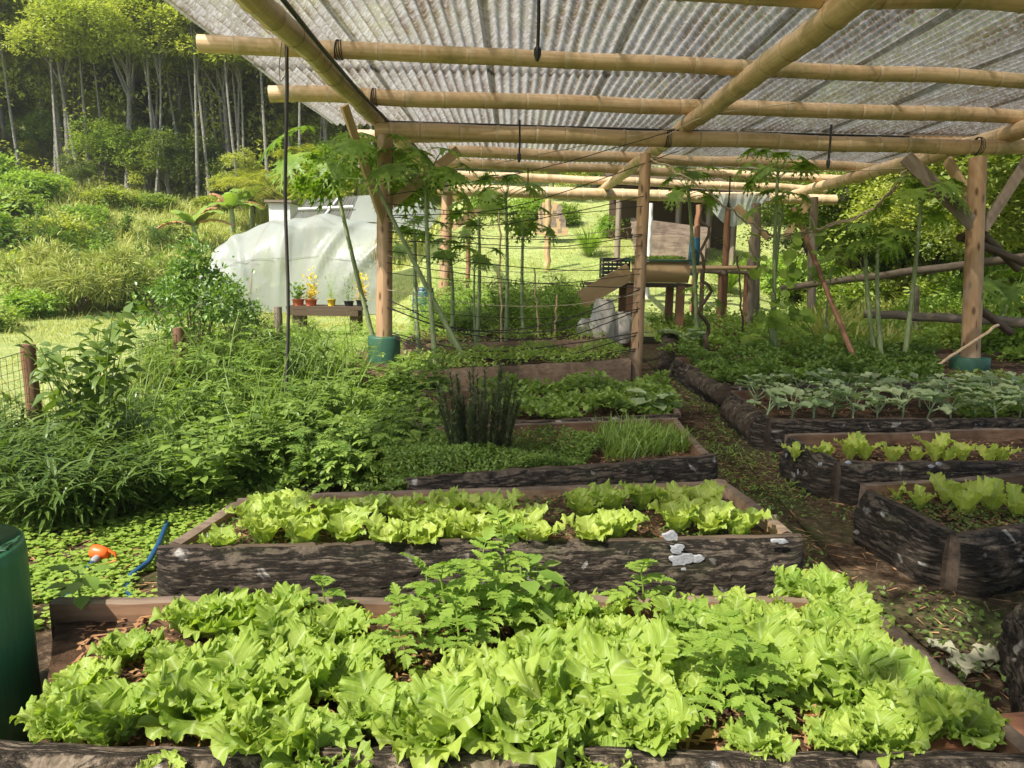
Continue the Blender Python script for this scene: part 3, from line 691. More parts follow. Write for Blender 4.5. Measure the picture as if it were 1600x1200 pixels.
# steel bar hanging at left
mb = MB(); a = P(446, 22, 6.0); b = P(450, 680, 6.15); b[2] = .02; mb.tube(np.linspace(a, b, 14) + np.array([[.01 * math.sin(i * .9), 0, 0] for i in range(14)]), .0145, 8)
o = mb.build('steel_bar', M['steel']); tag(o, 'tall dark thin metal bar standing from the weeds up to the left rafter', 'pole')
mb = MB(); mb.tube([P(447, 20, 6.0), P(441, 60, 6.0), P(436, 105, 6.0), P(438, 128, 6.0), P(446, 118, 5.98), P(449, 60, 5.99)], .004, 5)
o = mb.build('wire_loop', M['greywood']); tag(o, 'slack wire loop tied near the top of the tall thin metal bar', 'wire')

# ------------------------------------------------------------------ string trellis
def sag(pts, r, mt, label, group=None, nm='trellis_string', n=10, jitter=.008):
    pts = np.array(pts); t = np.linspace(0, len(pts) - 1, n * (len(pts) - 1) + 1); i = np.clip(t.astype(int), 0, len(pts) - 2); f = (t - i)[:, None]
    m0 = np.gradient(pts, axis=0); p0, p1 = pts[i], pts[i + 1]; a, b = m0[i], m0[i + 1]
    C = (2 * f**3 - 3 * f**2 + 1) * p0 + (f**3 - 2 * f**2 + f) * a + (-2 * f**3 + 3 * f**2) * p1 + (f**3 - f**2) * b
    C = C + np.array([[nz(k * .7, pts[0][2] * 9, c) * jitter for c in (1, 2, 3)] for k in range(len(C))])
    mb = MB(); mb.tube(C, r, 5); o = mb.build(nm, M[mt]); tag(o, label, 'string', group); return o
def yl(px): return 8.88 + (px - 600) / 400 * .3
def S(*pp): return [P(x, y, yl(x)) for x, y in pp]
gs = 'dark strings strung between the two front posts'
strs = [S((604, 305), (700, 290), (850, 262), (1050, 205)), S((604, 337), (760, 330), (880, 300), (1060, 236)), S((604, 338), (760, 352), (900, 330), (1008, 306)),
        S((606, 362), (750, 372), (900, 374), (1006, 366)), S((606, 378), (700, 378), (860, 386), (1005, 368)), S((606, 392), (740, 410), (880, 422), (1004, 420)),
        S((604, 410), (740, 430), (870, 445), (1002, 450)), S((606, 468), (720, 514), (860, 506), (1000, 452)), S((606, 480), (700, 512), (850, 518), (1000, 482)),
        S((606, 482), (740, 524), (880, 526), (996, 486)), S((612, 520), (740, 548), (870, 540), (996, 520)), S((614, 524), (720, 556), (870, 562), (994, 545)), S((614, 528), (700, 552), (850, 568), (992, 548)), S((612, 526), (700, 568), (860, 560), (994, 524))]
for i, s_ in enumerate(strs):
    w = ORD[i - 1] if i else None
    sag(s_, .0055 if i < 7 else .007, 'string', ('uppermost' if i == 0 else 'lowest' if i == len(strs) - 1 else ORD[i] ) + (' dark string' if i in (0, len(strs) - 1) else ' dark string from the top') + ' of the trellis between the two front posts', gs)
for i in range(7):
    y0 = 318 + i * 27; y1 = 322 + i * 25 + (i % 3) * 6; y2 = y0 + 14 + (i % 2) * 8
    sag(S((605, y0), (740, y2), (880, y2 + 2), (1004 - i, y1)), .0045, 'twine' if i % 2 else 'string', ORD[i] + ' from the top of the thin pale wires between the two front posts', 'thin wires between the two front posts', 'trellis_wire')
# lashings where poles cross
def lashing(px, py, up, r, seed):
    c = hz(px, py, up); mb = MB()
    for k in range(5):
        th = np.linspace(0, 2 * math.pi, 17); x = (k - 2) * .012 + .004 * nz(k, seed, 1); mb.tube(np.stack([c[0] + x + .01 * np.sin(th + k), c[1] + r * np.cos(th), c[2] + r * np.sin(th)], 1), .0042, 5, caps=False)
    mb.build('lashing', M['string'], shelter)
for a_ in ((604, 205, 1.46, .104), (1043, 216, 1.46, .104), (1528, 228, 1.46, .104), (530, 78, HP, .083), (1195, 108, HP, .083), (585, 152, HP, .098), (1092, 168, HP, .098), (1320, 304, 1.46, .13), (700, 300, 1.46, .136)): lashing(*a_, a_[0])
# loops of string round the posts
sag([P(1040, 212, 9.0), P(1110, 180, 8.4), P(1250, 160, 7.9)], .005, 'twine', 'pale cord running up right from the middle rafter end', None, 'twine')
sag([P(1015, 246, 9.2), P(1085, 285, 9), P(1160, 340, 9.4), P(1210, 372, 10.5)], .012, 'twine', 'dry vine stretched from the thin middle post to the right papaya', None, 'dry_vine', jitter=.05)
sag([P(1018, 244, 9.2), P(1150, 262, 9.8), P(1300, 268, 10.2), P(1425, 262, 10.4)], .007, 'twine', 'pale rope stretched from the middle post towards the right brace', None, 'rope')
for k in range(3):
    sag([P(1425 - k * 4, 258 + k * 4, 9.6), P(1370 - k * 6, 322 + k * 4, 9.8), P(1290, 352 + k * 2, 10.2), P(1200 + k * 12, 374, 10.6)], .011, 'twine',
        ('upper', 'middle', 'lower')[k] + ' of the three dry twisted vines sagging left from the right brace', 'dry vines on the right', 'dry_vine', jitter=.05)
sag([P(640, 270, 9.0), P(760, 258, 9.3), P(900, 230, 9.3), P(1055, 200, 9.2)], .005, 'twine', 'pale slack cord under the tie beam left of the middle post', None, 'twine')

# ------------------------------------------------------------------ right side rails and poles
def single(nm, lab, cat, p, q, r0, r1, mt, seed=0, wob=.03, group=None):
    p = np.array(p); q = np.array(q); n = 26; s = np.linspace(0, 1, n); pts = p + np.outer(s, q - p)
    pts += np.array([[nz(i * .35, seed, c) * wob for c in (1, 4, 8)] for i in range(n)])
    mb = MB(); mb.tube(pts, [(r0 + (r1 - r0) * t) * (1 + .08 * nz(t * 7, seed, 3)) for t in s], 10); o = mb.build(nm, M[mt]); tag(o, lab, cat, group); return o
single('leaning_pole', 'reddish brown pole leaning between the right papaya plants', 'pole', P(1240, 325, 11.2), G(1340, 573, .2), .03, .036, 'redpole', 1, .018)
single('rail', 'long grey pole rail passing behind the right post at waist height', 'rail', P(1222, 450, 13), P(1680, 392, 9.7), .055, .06, 'greywood', 2, .02)
single('rail', 'shorter split pole rail at knee height behind the right post', 'rail', P(1350, 490, 11.0), P(1680, 508, 10), .06, .07, 'greywood', 3, .02)
single('garden_cane', 'pale green cane leaning against the right post', 'cane', P(1560, 508, 9.0), G(1438, 588, .25), .018, .016, 'bamboo', 4, .015)
single('dry_branch', 'black crooked dead branch standing beside the end of the path', 'branch', P(1100, 318, 9.3), G(1102, 575, .1), .014, .03, 'darkwood', 5, .13)
single('stake', 'short grey stake in the tall grass behind the right rails', 'stake', P(1433, 448, 13), on(*P(1433, 520, 13)[:2]), .04, .045, 'greywood', 6)
single('stake', 'slanted offcut pole propped against the right post under the rails', 'stake', P(1535, 365, 9.6), P(1590, 420, 10.2), .05, .05, 'darkwood', 7, .01)
for i, (a, b) in enumerate([((1500, 370), (1600, 410)), ((1512, 470), (1580, 520)), ((1500, 372), (1522, 362))]):
    single('cross_piece', ('upper', 'lower', 'short')[i] + ' dark offcut nailed to the right post', 'offcut', P(*a, 9.5), P(*b, 9.8), .05, .05, 'darkwood', 20 + i, .01)
# thin garden stakes among the plants
gst = 'thin stakes among the far plants'
st = [single('thin_stake', '', 'stake', P(x, y0, Y), on(*P(x + dx, 560, Y)[:2]), .014, .016, mt, x, .04, gst) for x, y0, Y, dx, mt in
      [(780, 330, 11, 4, 'bamboo'), (835, 420, 12, 8, 'bamboo'), (1152, 400, 12, 12, 'darkwood'), (650, 380, 11.5, 0, 'greywood'), (870, 460, 12, -5, 'bamboo')]]
for o in st: o['_pos'] = tuple(np.array([v.co for v in o.data.vertices]).mean(0))
st.sort(key=lambda o: px_of(o['_pos'])[0])
for i, o in enumerate(st): o['label'] = ('leftmost thin stake', 'second thin stake from the left', 'third thin stake from the left', 'fourth thin stake from the left', 'rightmost dark thin stake')[i] + ' rising from the far garden plants'
# ------------------------------------------------------------------ fence at left
f1, f2, f3 = G(62, 735, 0), G(286, 640, 0), G(437, 565, 0); f0 = f1 + (f1 - f2) * 1.2
def fpost(lab, p, h, r, seed, lean=0):
    r = r * .9
    t = thing('fence_post', lab, 'fence post', p, 'brown round fence posts'); mb = MB(); n = 12; s = np.linspace(-.05, 1, n)
    mb.tube([p + np.array([lean * t_ + .01 * nz(t_ * 3, seed, 1), 0, h * t_]) for t_ in s], [r * (1.06 - .1 * t_) * (1 + .06 * nz(t_ * 5, seed, 2)) for t_ in s], 14)
    mb.build('stake_wood', M['brown_post'] if seed < 3 else M['greywood'], t); return t
fpost('reddish fence post standing alone at the far left, nearest of the netting posts', f1, .88, .052, 1)
fpost('short dark fence post half hidden in weeds below the citrus bush', f2, .80, .06, 2)
fpost('grey fence post next to the tall thin metal bar', f3, .78, .065, 3)
net = MB()
for a, b, ha, hb in ((f0, f1, .8, .84), (f1, f2, .84, .74), (f2, f3, .74, .7)):
    L = np.linalg.norm(b - a); n = int(L / .055)
    for i in range(n):
        t = i / n; p = a + (b - a) * t; h = ha + (hb - ha) * t - .05 * math.sin(math.pi * t); net.tube([p + [0, 0, .03], p + [.01 * nz(i, 1, 1), 0, h]], .0016, 3, caps=False)
    for k in range(15):
        pts = [a + (b - a) * t + np.array([0, 0, .04 + (ha + (hb - ha) * t - .05 * math.sin(math.pi * t) - .04) * k / 14]) for t in np.linspace(0, 1, 9)]; net.tube(pts, .0016 if k < 14 else .003, 3, caps=False)
tag(net.build('wire_netting', M['darkwood']), 'sagging thin wire netting strung between the left fence posts', 'netting')

# ------------------------------------------------------------------ hose and sprinkler
mb = MB(); hp = [G(88, 950, .03), G(112, 925, .035), G(128, 898, .04), G(146, 878, .05)]
mb.tube(np.array(hp), .013, 10); o = mb.build('garden_hose', M['hose']); tag(o, 'blue garden hose ending in the orange spray nozzle', 'hose')
mb = MB(); pts = [G(212, 950, .03), G(196, 920, .04), G(205, 898, .04), G(232, 878, .06), G(248, 850, .08), G(262, 815, .05)]
mb.tube(np.array(pts), .013, 10); o = mb.build('garden_hose', M['hose']); tag(o, 'blue garden hose curving out of the ground cover by the log end', 'hose')
sp_ = thing('spray_nozzle', 'orange plastic spray nozzle lying on the ground cover', 'nozzle', G(146, 868, .05))
c0 = np.array(hp[-1]); ax = np.array([.15, .5, .25]); ax /= np.linalg.norm(ax); head = c0 + ax * .06
mb = MB(); mb.tube([c0 - ax * .005, c0 + ax * .012, c0 + ax * .03], [.017, .02, .016], 12); mb.build('connector', M['grey_metal'], sp_)
mb = MB(); d = np.array([-1, .1, .15]); d /= np.linalg.norm(d)
mb.tube([head - d * .035, head - d * .03, head, head + d * .03, head + d * .05, head + d * .054], [.01, .026, .031, .034, .030, .012], 16); mb.tube([c0 + ax * .03, head], [.015, .02], 10); mb.build('spray_head', M['orange'], sp_)
mb = MB(); mb.tube([head - d * .02 + [0, 0, .02], head - d * .065 + [0, 0, .01], head - d * .07 - [0, 0, .03], c0 - d * .045 - ax * .01], [.008, .008, .008, .008], 8); mb.build('trigger', M['orange'], sp_)
# ------------------------------------------------------------------ lettuce
def frilly_leaf(mb, az, tilt, L, W, rng, frill=1.0, mt=0, curl=.5, base_r=.012, nu=17, nv=19, zoff=0.0, notch=.055):
    """a ruffled leaf rising from the heart: az azimuth, tilt from vertical"""
    u = np.linspace(-1, 1, nu)[None, :]; v = np.linspace(0, 1, nv)[:, None]
    w = W * (.16 + .95 * np.sin(np.clip(v, 0, 1) * math.pi * .62) ** 1.25) * (1 - .62 * np.clip((v - .7) / .3, 0, 1) ** 2.2)
    ph = rng.uniform(0, 6.3, 8); e = np.maximum(np.abs(u) ** 1.6, np.clip((v - .66) / .34, 0, 1) ** 1.3)
    s_ = v * 7 + np.sign(u) * 1.7
    edge = 1 + notch * np.sin(v * 33 + ph[0] + np.sign(u)) * np.abs(u) + notch * .7 * np.sin(v * 61 + ph[1]) * np.abs(u)
    x = u * w * edge; y = v * L * (1 + .07 * np.sin(u * 8 + ph[2]) * v + .05 * np.sin(u * 19 + ph[6]) * v) - .40 * L * (u ** 2) * np.clip(v - .5, 0, 1)
    e2 = e ** 1.6
    z = frill * L * v ** .5 * (.05 * np.sin(v * 9 + u * 3 + ph[3]) * e + e2 * (.048 * np.sin(v * 25 + 5 * u + ph[4]) + .045 * np.sin(u * 15 + v * 7 + ph[5]) + .030 * np.sin(v * 45 + u * 21 + ph[2])) + (e ** 4) * (.020 * np.sin(v * 83 + u * 9 + ph[6]) + .018 * np.sin(u * 52 + v * 11 + ph[7])))
    z = z + .22 * W * (np.abs(u) ** 2) + .010 * L * np.sin(v * 26 - np.abs(u) * 8 + ph[7]) * (1 - np.abs(u)) * v + .006 * L * np.sin(v * 55 + ph[1]) * np.sin(u * 30) * v
    x = x * (1 - .05 * np.abs(np.sin(v * 22 + ph[3])) * np.abs(u) * frill)
    # bend outward along the length
    th = tilt + curl * (v ** 1.7); ds = L / (nv - 1)
    ty = np.concatenate([[0], np.cumsum(np.sin(th[1:, 0]) * ds)]); tz = np.concatenate([[0], np.cumsum(np.cos(th[1:, 0]) * ds)])
    extra = y - v * L
    rad = base_r + ty[:, None] + extra * np.sin(th) - z * np.cos(th) ; up = tz[:, None] + extra * np.cos(th) + z * np.sin(th)
    ca, sa = math.cos(az), math.sin(az); X = rad * ca - x * sa; Y = rad * sa + x * ca
    mb.grid(np.stack([X, Y, up + zoff], -1), mt, True, np.stack([u + 0 * v, v + 0 * u], -1))
def fan_leaf(mb, az, tilt, L, W, rng, frill=1.0, mt=0, curl=.5, base_r=.012, na=132, nr=11, zoff=0.0):
    """broad lettuce leaf, smooth inside with a finely frilled rim"""
    t = np.linspace(-1, 1, na)[None, :]; r = np.linspace(0, 1, nr)[:, None] ** .62; at = np.abs(t); ph = rng.uniform(0, 6.3, 10); k = t * math.pi
    lob = 1 + .035 * np.sin(7 * k + ph[0]) * (1 - at ** 4) + .02 * np.sin(13 * k + ph[1])
    yr = L * (np.cos(math.pi * at ** 1.05) + 1) / 2 * lob; xr = W * np.sign(t) * np.sin(math.pi * np.clip(at, 0, 1) ** .82) ** .75 * (1 - .72 * at ** 2.4) * lob + np.sign(t) * .006
    ym = np.minimum(yr * .82, .8 * L); out = 1 + r ** 4 * (.13 * np.abs(np.sin(9 * k + ph[2] + .6 * np.sin(4 * k))) ** .55 + .07 * np.abs(np.sin(23 * k + ph[3])) ** .6 - .1)
    x = xr * r * out; y = ym + (yr - ym) * r * out
    z = frill * L * (.055 * r ** 2 * np.sin(4 * k + ph[4]) + .055 * r ** 3 * np.sin(9 * k + ph[5]) + .038 * r ** 5 * np.sin(18 * k + 2 * np.sin(3 * k) + ph[6]) + .022 * r ** 7 * np.sin(41 * k + ph[7]) - .10 * np.clip(r - .8, 0, 1)) * np.clip(y / L * 1.6, 0, 1) ** .7
    z = z + .30 * W * (x / W) ** 2 + .008 * L * np.sin(y / L * 24 - np.abs(x / W) * 7 + ph[8]) * (1 - r * .6)
    x = x * (1 + r ** 6 * .04 * np.sin(23 * k + ph[9]))
    m_ = 40; v = np.linspace(0, 1.25, m_); th = tilt + curl * v ** 1.7; ds = L * 1.25 / (m_ - 1)
    cy = np.concatenate([[0], np.cumsum(np.sin(th[1:]) * ds)]); cz = np.concatenate([[0], np.cumsum(np.cos(th[1:]) * ds)]); f = np.clip(y / L, 0, 1.24)
    T = np.interp(f, v, th); rad = base_r + np.interp(f, v, cy) - z * np.cos(T); up = np.interp(f, v, cz) + z * np.sin(T)
    ca, sa = math.cos(az), math.sin(az); mb.grid(np.stack([rad * ca - x * sa, rad * sa + x * ca, up + zoff], -1), mt, True, np.stack([x / W, y / L], -1))
def lettuce_proto(seed, n=15, L=.17, W=.085, mt='lettuce', spread=.85, frill=1.15, nu=216, nv=11):
    rng = np.random.default_rng(seed); t = thing('lettuce', 'x', 'lettuce', (0, 0, 0), None, False)
    mb = MB()
    for i in range(n):
        f = i / max(1, n - 1); az = i * 2.4 + rng.uniform(-.3, .3); tilt = .12 + spread * (1 - f) ** .8 + rng.uniform(-.12, .12)
        fan_leaf(mb, az, tilt, L * rng.uniform(.8, 1.12) * (1 - .35 * f), W * rng.uniform(.8, 1.15) * (1 - .3 * f), rng, frill * rng.uniform(.85, 1.2), curl=rng.uniform(.25, .9), na=nu, nr=nv)
    mb.build('leaves', M[mt], t, None, False)
    mb = MB(); mb.tube([(0, 0, -.03), (0, 0, .02), (0, 0, .035)], [.014, .012, .006], 8); mb.build('stem', M['lettuce'], t, None, False)
    return t
LET = [lettuce_proto(100 + i, 13 + i % 3, .178 + .015 * (i % 3), .076 + .008 * (i % 2), spread=.5 + .13 * (i % 3)) for i in range(7)]
LETB = [lettuce_proto(200 + i, 7, .185, .068, 'lettuce2', .55, 1.0, 130, 8) for i in range(5)]
LETS = [lettuce_proto(300 + i, 4 + i % 2, .20, .048, 'lettuce3', .45, .8, 120, 7) for i in range(4)]
def soil_z(i): return BEDS[i][1]
heads1 = [(305,945,.95),(372,950,.95),(425,935,1),(520,965,1.05),(445,985,.95),(358,1000,.9),(265,1015,.8),(192,985,.8),(128,1035,.75),(85,1092,.85),(172,1105,1.0),(310,1070,1),
 (400,1050,.9),(485,1035,1.05),(548,1035,1),(425,1130,.95),(500,1145,.95),(590,1085,1.05),(650,1125,1),(710,1105,1),(250,1166,.45),(455,1160,.6),(570,1000,.9),
 (872,935,.95),(955,930,.85),(1085,962,1),(1150,925,.8),(1065,925,.7),(965,975,.95),(1200,955,1),(1272,902,.95),(1238,925,.85),(1322,935,.95),(1345,992,1),(1258,1000,1),(1300,962,.95),
 (1365,1035,1),(865,1030,1.05),(1000,1015,1.05),(972,1075,1.1),(890,1075,1.1),(1020,1118,1.05),(838,1130,1),(925,1150,.8),(1150,1010,1),(1212,1025,1),(1325,1132,.9),
 (1388,1118,.95),(1448,1098,1.05),(1498,1095,1),(1182,1128,.6),(1322,1052,.95),(1420,1055,.95),(760,1040,.95),(790,1110,.9),(1080,1040,.85),(690,1050,.85),(940,1010,.95)]
zs = soil_z(0); objs = []
for i, (px, py, s) in enumerate(heads1):
    c = G(px, py + 22, zs + .07); objs.append((c, s, py))
bands = {}
for i, (c, s, py) in enumerate(objs):
    o = place(LET[i % 7], (c[0], c[1], zs + .0), RNG.uniform(0, 6.3), s * .92 * RNG.uniform(.75, 1.15), None, 'frilly lettuces of the nearest bed', (RNG.uniform(-.25, .25), RNG.uniform(-.25, .25)))
    b = 0 if py > 1100 else 1 if py > 1045 else 2 if py > 985 else 3
    bands.setdefault(b, []).append(o)
for b, w in ((0, 'in the front row of the nearest bed'), (1, 'in the second row of the nearest bed'), (2, 'in the third row of the nearest bed'), (3, 'in the back row of the nearest bed')):
    order_labels(bands[b], 'frilly lettuce', w)
def rowset(protos, pts, zs, s, what, where, group, dz=.06, jit=.1, extra=10):
    os_ = []
    for i, q in enumerate(pts):
        px, py = q[:2]; sc = q[2] if len(q) > 2 else 1; c = G(px, py + extra, zs + dz)
        os_.append(place(protos[i % len(protos)], (c[0], c[1], zs), RNG.uniform(0, 6.3), s * sc, None, group, (RNG.uniform(-jit, jit), RNG.uniform(-jit, jit))))
    order_labels(os_, what, where); return os_
z2 = soil_z(1)
rowset(LETB, [(398,792),(440,783),(462,800),(520,790),(560,792),(622,786),(655,800),(692,790),(732,786),(782,788),(820,800),(912,782),(952,776),(1002,768),(1045,775),(1098,768),(1130,800,.8)], z2, .92, 'small lettuce', 'in the back row behind the painted bark', 'young lettuces of the second bed')
rowset(LETB, [(346,832,.75),(412,822),(470,826),(540,820),(602,828),(655,828),(702,818),(745,824),(792,822),(838,826),(922,820),(962,815),(1060,802),(1108,806),(1155,812)], z2, .95, 'small lettuce', 'in the front row behind the painted bark', 'young lettuces of the second bed')
rowset(LETS, [(1402,748,.8),(1437,762,.9),(1478,752,1.15),(1508,772,1.3),(1552,765,1.25),(1592,775,1.2),(1630,770)], soil_z(6), .80, 'upright lettuce seedling', 'in the right bed with the tilted bark corner', 'lettuce seedlings of the near right bed', extra=16)
rowset(LETS, [(1243,688,.8),(1278,692,.9),(1290,692,.8),(1328,690,1.1),(1352,690,1.35),(1396,695,1),(1432,695,.8),(1462,692,1.25),(1480,694,.9),(1505,694,1),(1545,695,.9),(1565,695,.9)], soil_z(7), .80, 'pale lettuce seedling', 'in the single row before the kale', 'lettuce seedlings of the middle right bed', extra=14)

# ------------------------------------------------------------------ kale / cabbage seedlings
def kale_proto(seed, n=7, s=1.0):
    rng = np.random.default_rng(seed); t = thing('kale_seedling', 'x', 'kale', (0, 0, 0), None, False); mb = MB(); st = MB()
    st.tube([(0, 0, -.02), (.004, 0, .05), (0, 0, .09)], [.006, .005, .004], 6)
    for i in range(n):
        az = i * 2.4 + rng.uniform(-.3, .3); el = rng.uniform(.35, 1.1); d = np.array([math.cos(az) * math.cos(el), math.sin(az) * math.cos(el), math.sin(el)])
        p0 = np.array([0, 0, .05 + .005 * i]); p1 = p0 + d * rng.uniform(.05, .09); st.tube([p0, p1], [.003, .002], 4, caps=False)
        u = np.linspace(-1, 1, 7)[None]; v = np.linspace(0, 1, 8)[:, None]; W = rng.uniform(.030, .043) * s; L = rng.uniform(.07, .10) * s
        w = W * np.sin(math.pi * np.clip(v, .03, .97)) ** .55 * (1 + .06 * np.sin(v * 20 + i))
        d2 = np.array([math.cos(az), math.sin(az), 0]); sd = np.array([-d2[1], d2[0], 0]); e2 = el * .35
        y = v * L; zc = -.25 * L * v ** 2 + .25 * W * u ** 2 + .004 * np.sin(v * 14 + u * 5)
        Pp = p1 + (d2 * math.cos(e2))[None, None] * y[..., None] + np.array([0, 0, math.sin(e2)]) * y[..., None] + sd * (u * w)[..., None] + np.array([0, 0, 1]) * zc[..., None]
        mb.grid(Pp, 0, True)
    mb.build('leaves', M['kale'], t, None, False); st.build('stem', M['kale'], t, None, False); return t
KALE = [kale_proto(400 + i, 6 + i % 3) for i in range(4)]; KBIG = [kale_proto(450 + i, 11, 1.9) for i in range(2)]
z9 = soil_z(8)
rowset(KALE, [(1195 + i * 36 + RNG.uniform(-8, 8), 646 + RNG.uniform(-3, 3), RNG.uniform(.95, 1.3)) for i in range(12)], z9, 1.4, 'kale seedling', 'in the front row of the grey green bed', 'kale seedlings', extra=0, jit=.28)
rowset(KALE, [(1180 + i * 37 + RNG.uniform(-8, 8), 628 + RNG.uniform(-3, 3), RNG.uniform(.95, 1.3)) for i in range(12)], z9, 1.4, 'kale seedling', 'in the middle row of the grey green bed', 'kale seedlings', extra=0, jit=.28)
rowset(KALE, [(1170 + i * 38 + RNG.uniform(-8, 8), 612 + RNG.uniform(-3, 3), RNG.uniform(.95, 1.3)) for i in range(12)], z9, 1.4, 'kale seedling', 'in the back row of the grey green bed', 'kale seedlings', extra=0, jit=.28)
place(KBIG[0], (*G(1068, 545, .25)[:2], .22), 0, 1.9, 'big blue green kale plant at the far end of the path beside the dead branch', None)
place(KBIG[1], (*G(1018, 640, .25)[:2], .2), 0, 1.1, 'grey leaved kale at the right end of the leafy bed by the path', None)
place(KBIG[0], (*G(1590, 640, .25)[:2], .22), 0, 1.2, 'bluish kale at the right edge beyond the seedlings', None)

# ------------------------------------------------------------------ leafy plants
def ground_leaf_cloud(mb, n, pts, size, tpl, mt=0, zlo=-.2, zhi=.9, rng=None, smooth=False):
    rng = rng or RNG; D = rdir(n, zlo, zhi, rng); mb.inst(tpl, frames(D, None, rng.uniform(-.6, .6, n)), pts, rng.uniform(.7, 1.3, n) * size, mt, smooth)
def compound(mb, p, D, L, npairs, lsz, tpl, mt, rng, smt=None, droop=.35, r=.0022):
    """a compound leaf: a rachis with pairs of leaflets"""
    D = D / np.linalg.norm(D); side = np.cross(D, [0, 0, 1]); side /= np.linalg.norm(side) + 1e-9
    t = np.linspace(0, 1, 5); pts = p + np.outer(t * L, D) + np.outer(-droop * L * t ** 2, [0, 0, 1]); mb.tube(pts, [r, r, r * .8, r * .7, r * .5], 4, mt if smt is None else smt, caps=False)
    dd = []; pp = []; ss = []
    for k in range(npairs):
        f = .3 + .6 * k / max(1, npairs - 1); q = p + D * f * L - np.array([0, 0, droop * L * f * f]); tang = D - np.array([0, 0, 2 * droop * f])
        for sg in (-1, 1): dd.append(tang * .55 + side * sg * 1.0 + rng.uniform(-.15, .15, 3)); pp.append(q); ss.append(lsz * (1.0 - .25 * abs(f - .55)) * rng.uniform(.8, 1.1))
    dd.append(D - np.array([0, 0, 2 * droop])); pp.append(pts[-1]); ss.append(lsz * 1.2)
    mb.inst(tpl, frames(np.array(dd)), np.array(pp), np.array(ss), mt)
def tomato_proto(seed, h=.3, nleaf=9, lsz=.055, mt='tomato', tpl=None, npairs=3, L=.16, droop=.35, name='tomato_plant', cat='tomato plant', lean=.15):
    rng = np.random.default_rng(seed); tpl = tpl or T_SERR; t = thing(name, 'x', cat, (0, 0, 0), None, False); mb = MB(); st = MB()
    bend = rng.uniform(-lean, lean, 2); k = np.linspace(0, 1, 7); sp = np.stack([bend[0] * h * k ** 1.5, bend[1] * h * k ** 1.5, -.02 + (h + .02) * k], 1)
    st.tube(sp, np.linspace(.0055, .0025, 7) * (1 + h), 6)
    for i in range(nleaf):
        f = .25 + .75 * i / nleaf; q = np.array([np.interp(f, k, sp[:, c]) for c in range(3)]); az = i * 2.4 + rng.uniform(-.4, .4); el = rng.uniform(.15, .8) + .5 * (f > .85)
        compound(mb, q, np.array([math.cos(az) * math.cos(el), math.sin(az) * math.cos(el), math.sin(el)]), L * rng.uniform(.75, 1.15) * (1.1 - .35 * f), npairs, lsz, tpl, 0, rng, droop=droop)
    mb.build('leaves', M[mt], t, None, False); st.build('stem', M[mt], t, None, False); return t
TOM = [tomato_proto(500 + i, .26 + .04 * i, 10 + i, .062) for i in range(4)]
for px, py, s, lab in [(740, 955, 1.25, 'bushy tomato plant in the middle of the nearest bed'), (700, 968, 1.15, 'leafy tomato seedling on the left side of the bushy clump in the nearest bed'), (668, 952, 1.0, 'tomato seedling left behind the clump against the bark wall'), (780, 975, 1.1, 'tomato seedling on the right side of the clump in the nearest bed'),
    (720, 1010, 1.0, 'tomato plant in front of the bushy clump of the nearest bed'), (1008, 938, .95, 'tomato seedling standing alone against the dark bark wall'), (1118, 1100, 1.1, 'tomato plant with broad leaves rising from the sunlit lettuce on the right'), (1172, 1092, .9, 'tomato seedling just right of the one with broad leaves'),
    (512, 950, .8, 'lone tomato seedling left of the clump, by the bark wall'), (620, 1012, .9, 'tomato plant low among the lettuces left of the clump'), (1085, 1010, .8, 'small tomato top among the lettuces right of centre'), (795, 930, 1.1, 'tomato shoot at the back right of the bushy clump')]:
    c = G(px, py + 10, zs + .05); place(TOM[int(px) % 4], (c[0], c[1], zs), RNG.uniform(0, 6), s * .76, lab, 'tomato plants of the nearest bed')
# broad leaved plant (pepper like)
def broad_proto(seed, n, L, h, mt='weed_light', name='pepper_plant', cat='pepper plant', tpl=None):
    rng = np.random.default_rng(seed); t = thing(name, 'x', cat, (0, 0, 0), None, False); mb = MB(); st = MB(); st.tube([(0, 0, -.02), (.01, 0, h * .5), (0, .01, h)], [.006, .005, .003], 6)
    for i in range(n):
        az = i * 2.4 + rng.uniform(-.3, .3); el = rng.uniform(0, .6); q = np.array([0, 0, h * (.4 + .6 * i / n)]); d = np.array([math.cos(az) * math.cos(el), math.sin(az) * math.cos(el), math.sin(el)]); p1 = q + d * L * .5
        st.tube([q, p1], .002, 4, caps=False); mb.inst(tpl or T_OVAL, frames([d - np.array([0, 0, .35])]), [p1], np.array([[L * 1.25, L, L]]), 0, True)
    mb.build('leaves', M[mt], t, None, False); st.build('stem', M['weed_light'], t, None, False); return t
PEP = broad_proto(510, 11, .10, .22)
c = G(815, 985, zs); place(PEP, (c[0], c[1], zs), 1, 1, 'smooth broad leaved pepper plant right of the tomato clump', None)
c = G(838, 955, zs); place(PEP, (c[0], c[1], zs), 3, .8, 'small broad leaved plant next to the bark wall behind the pepper plant', None)
c = G(130, 960, zs); place(PEP, (c[0], c[1], zs), 3, .75, 'low leafy plant in the left back corner of the nearest bed', None)

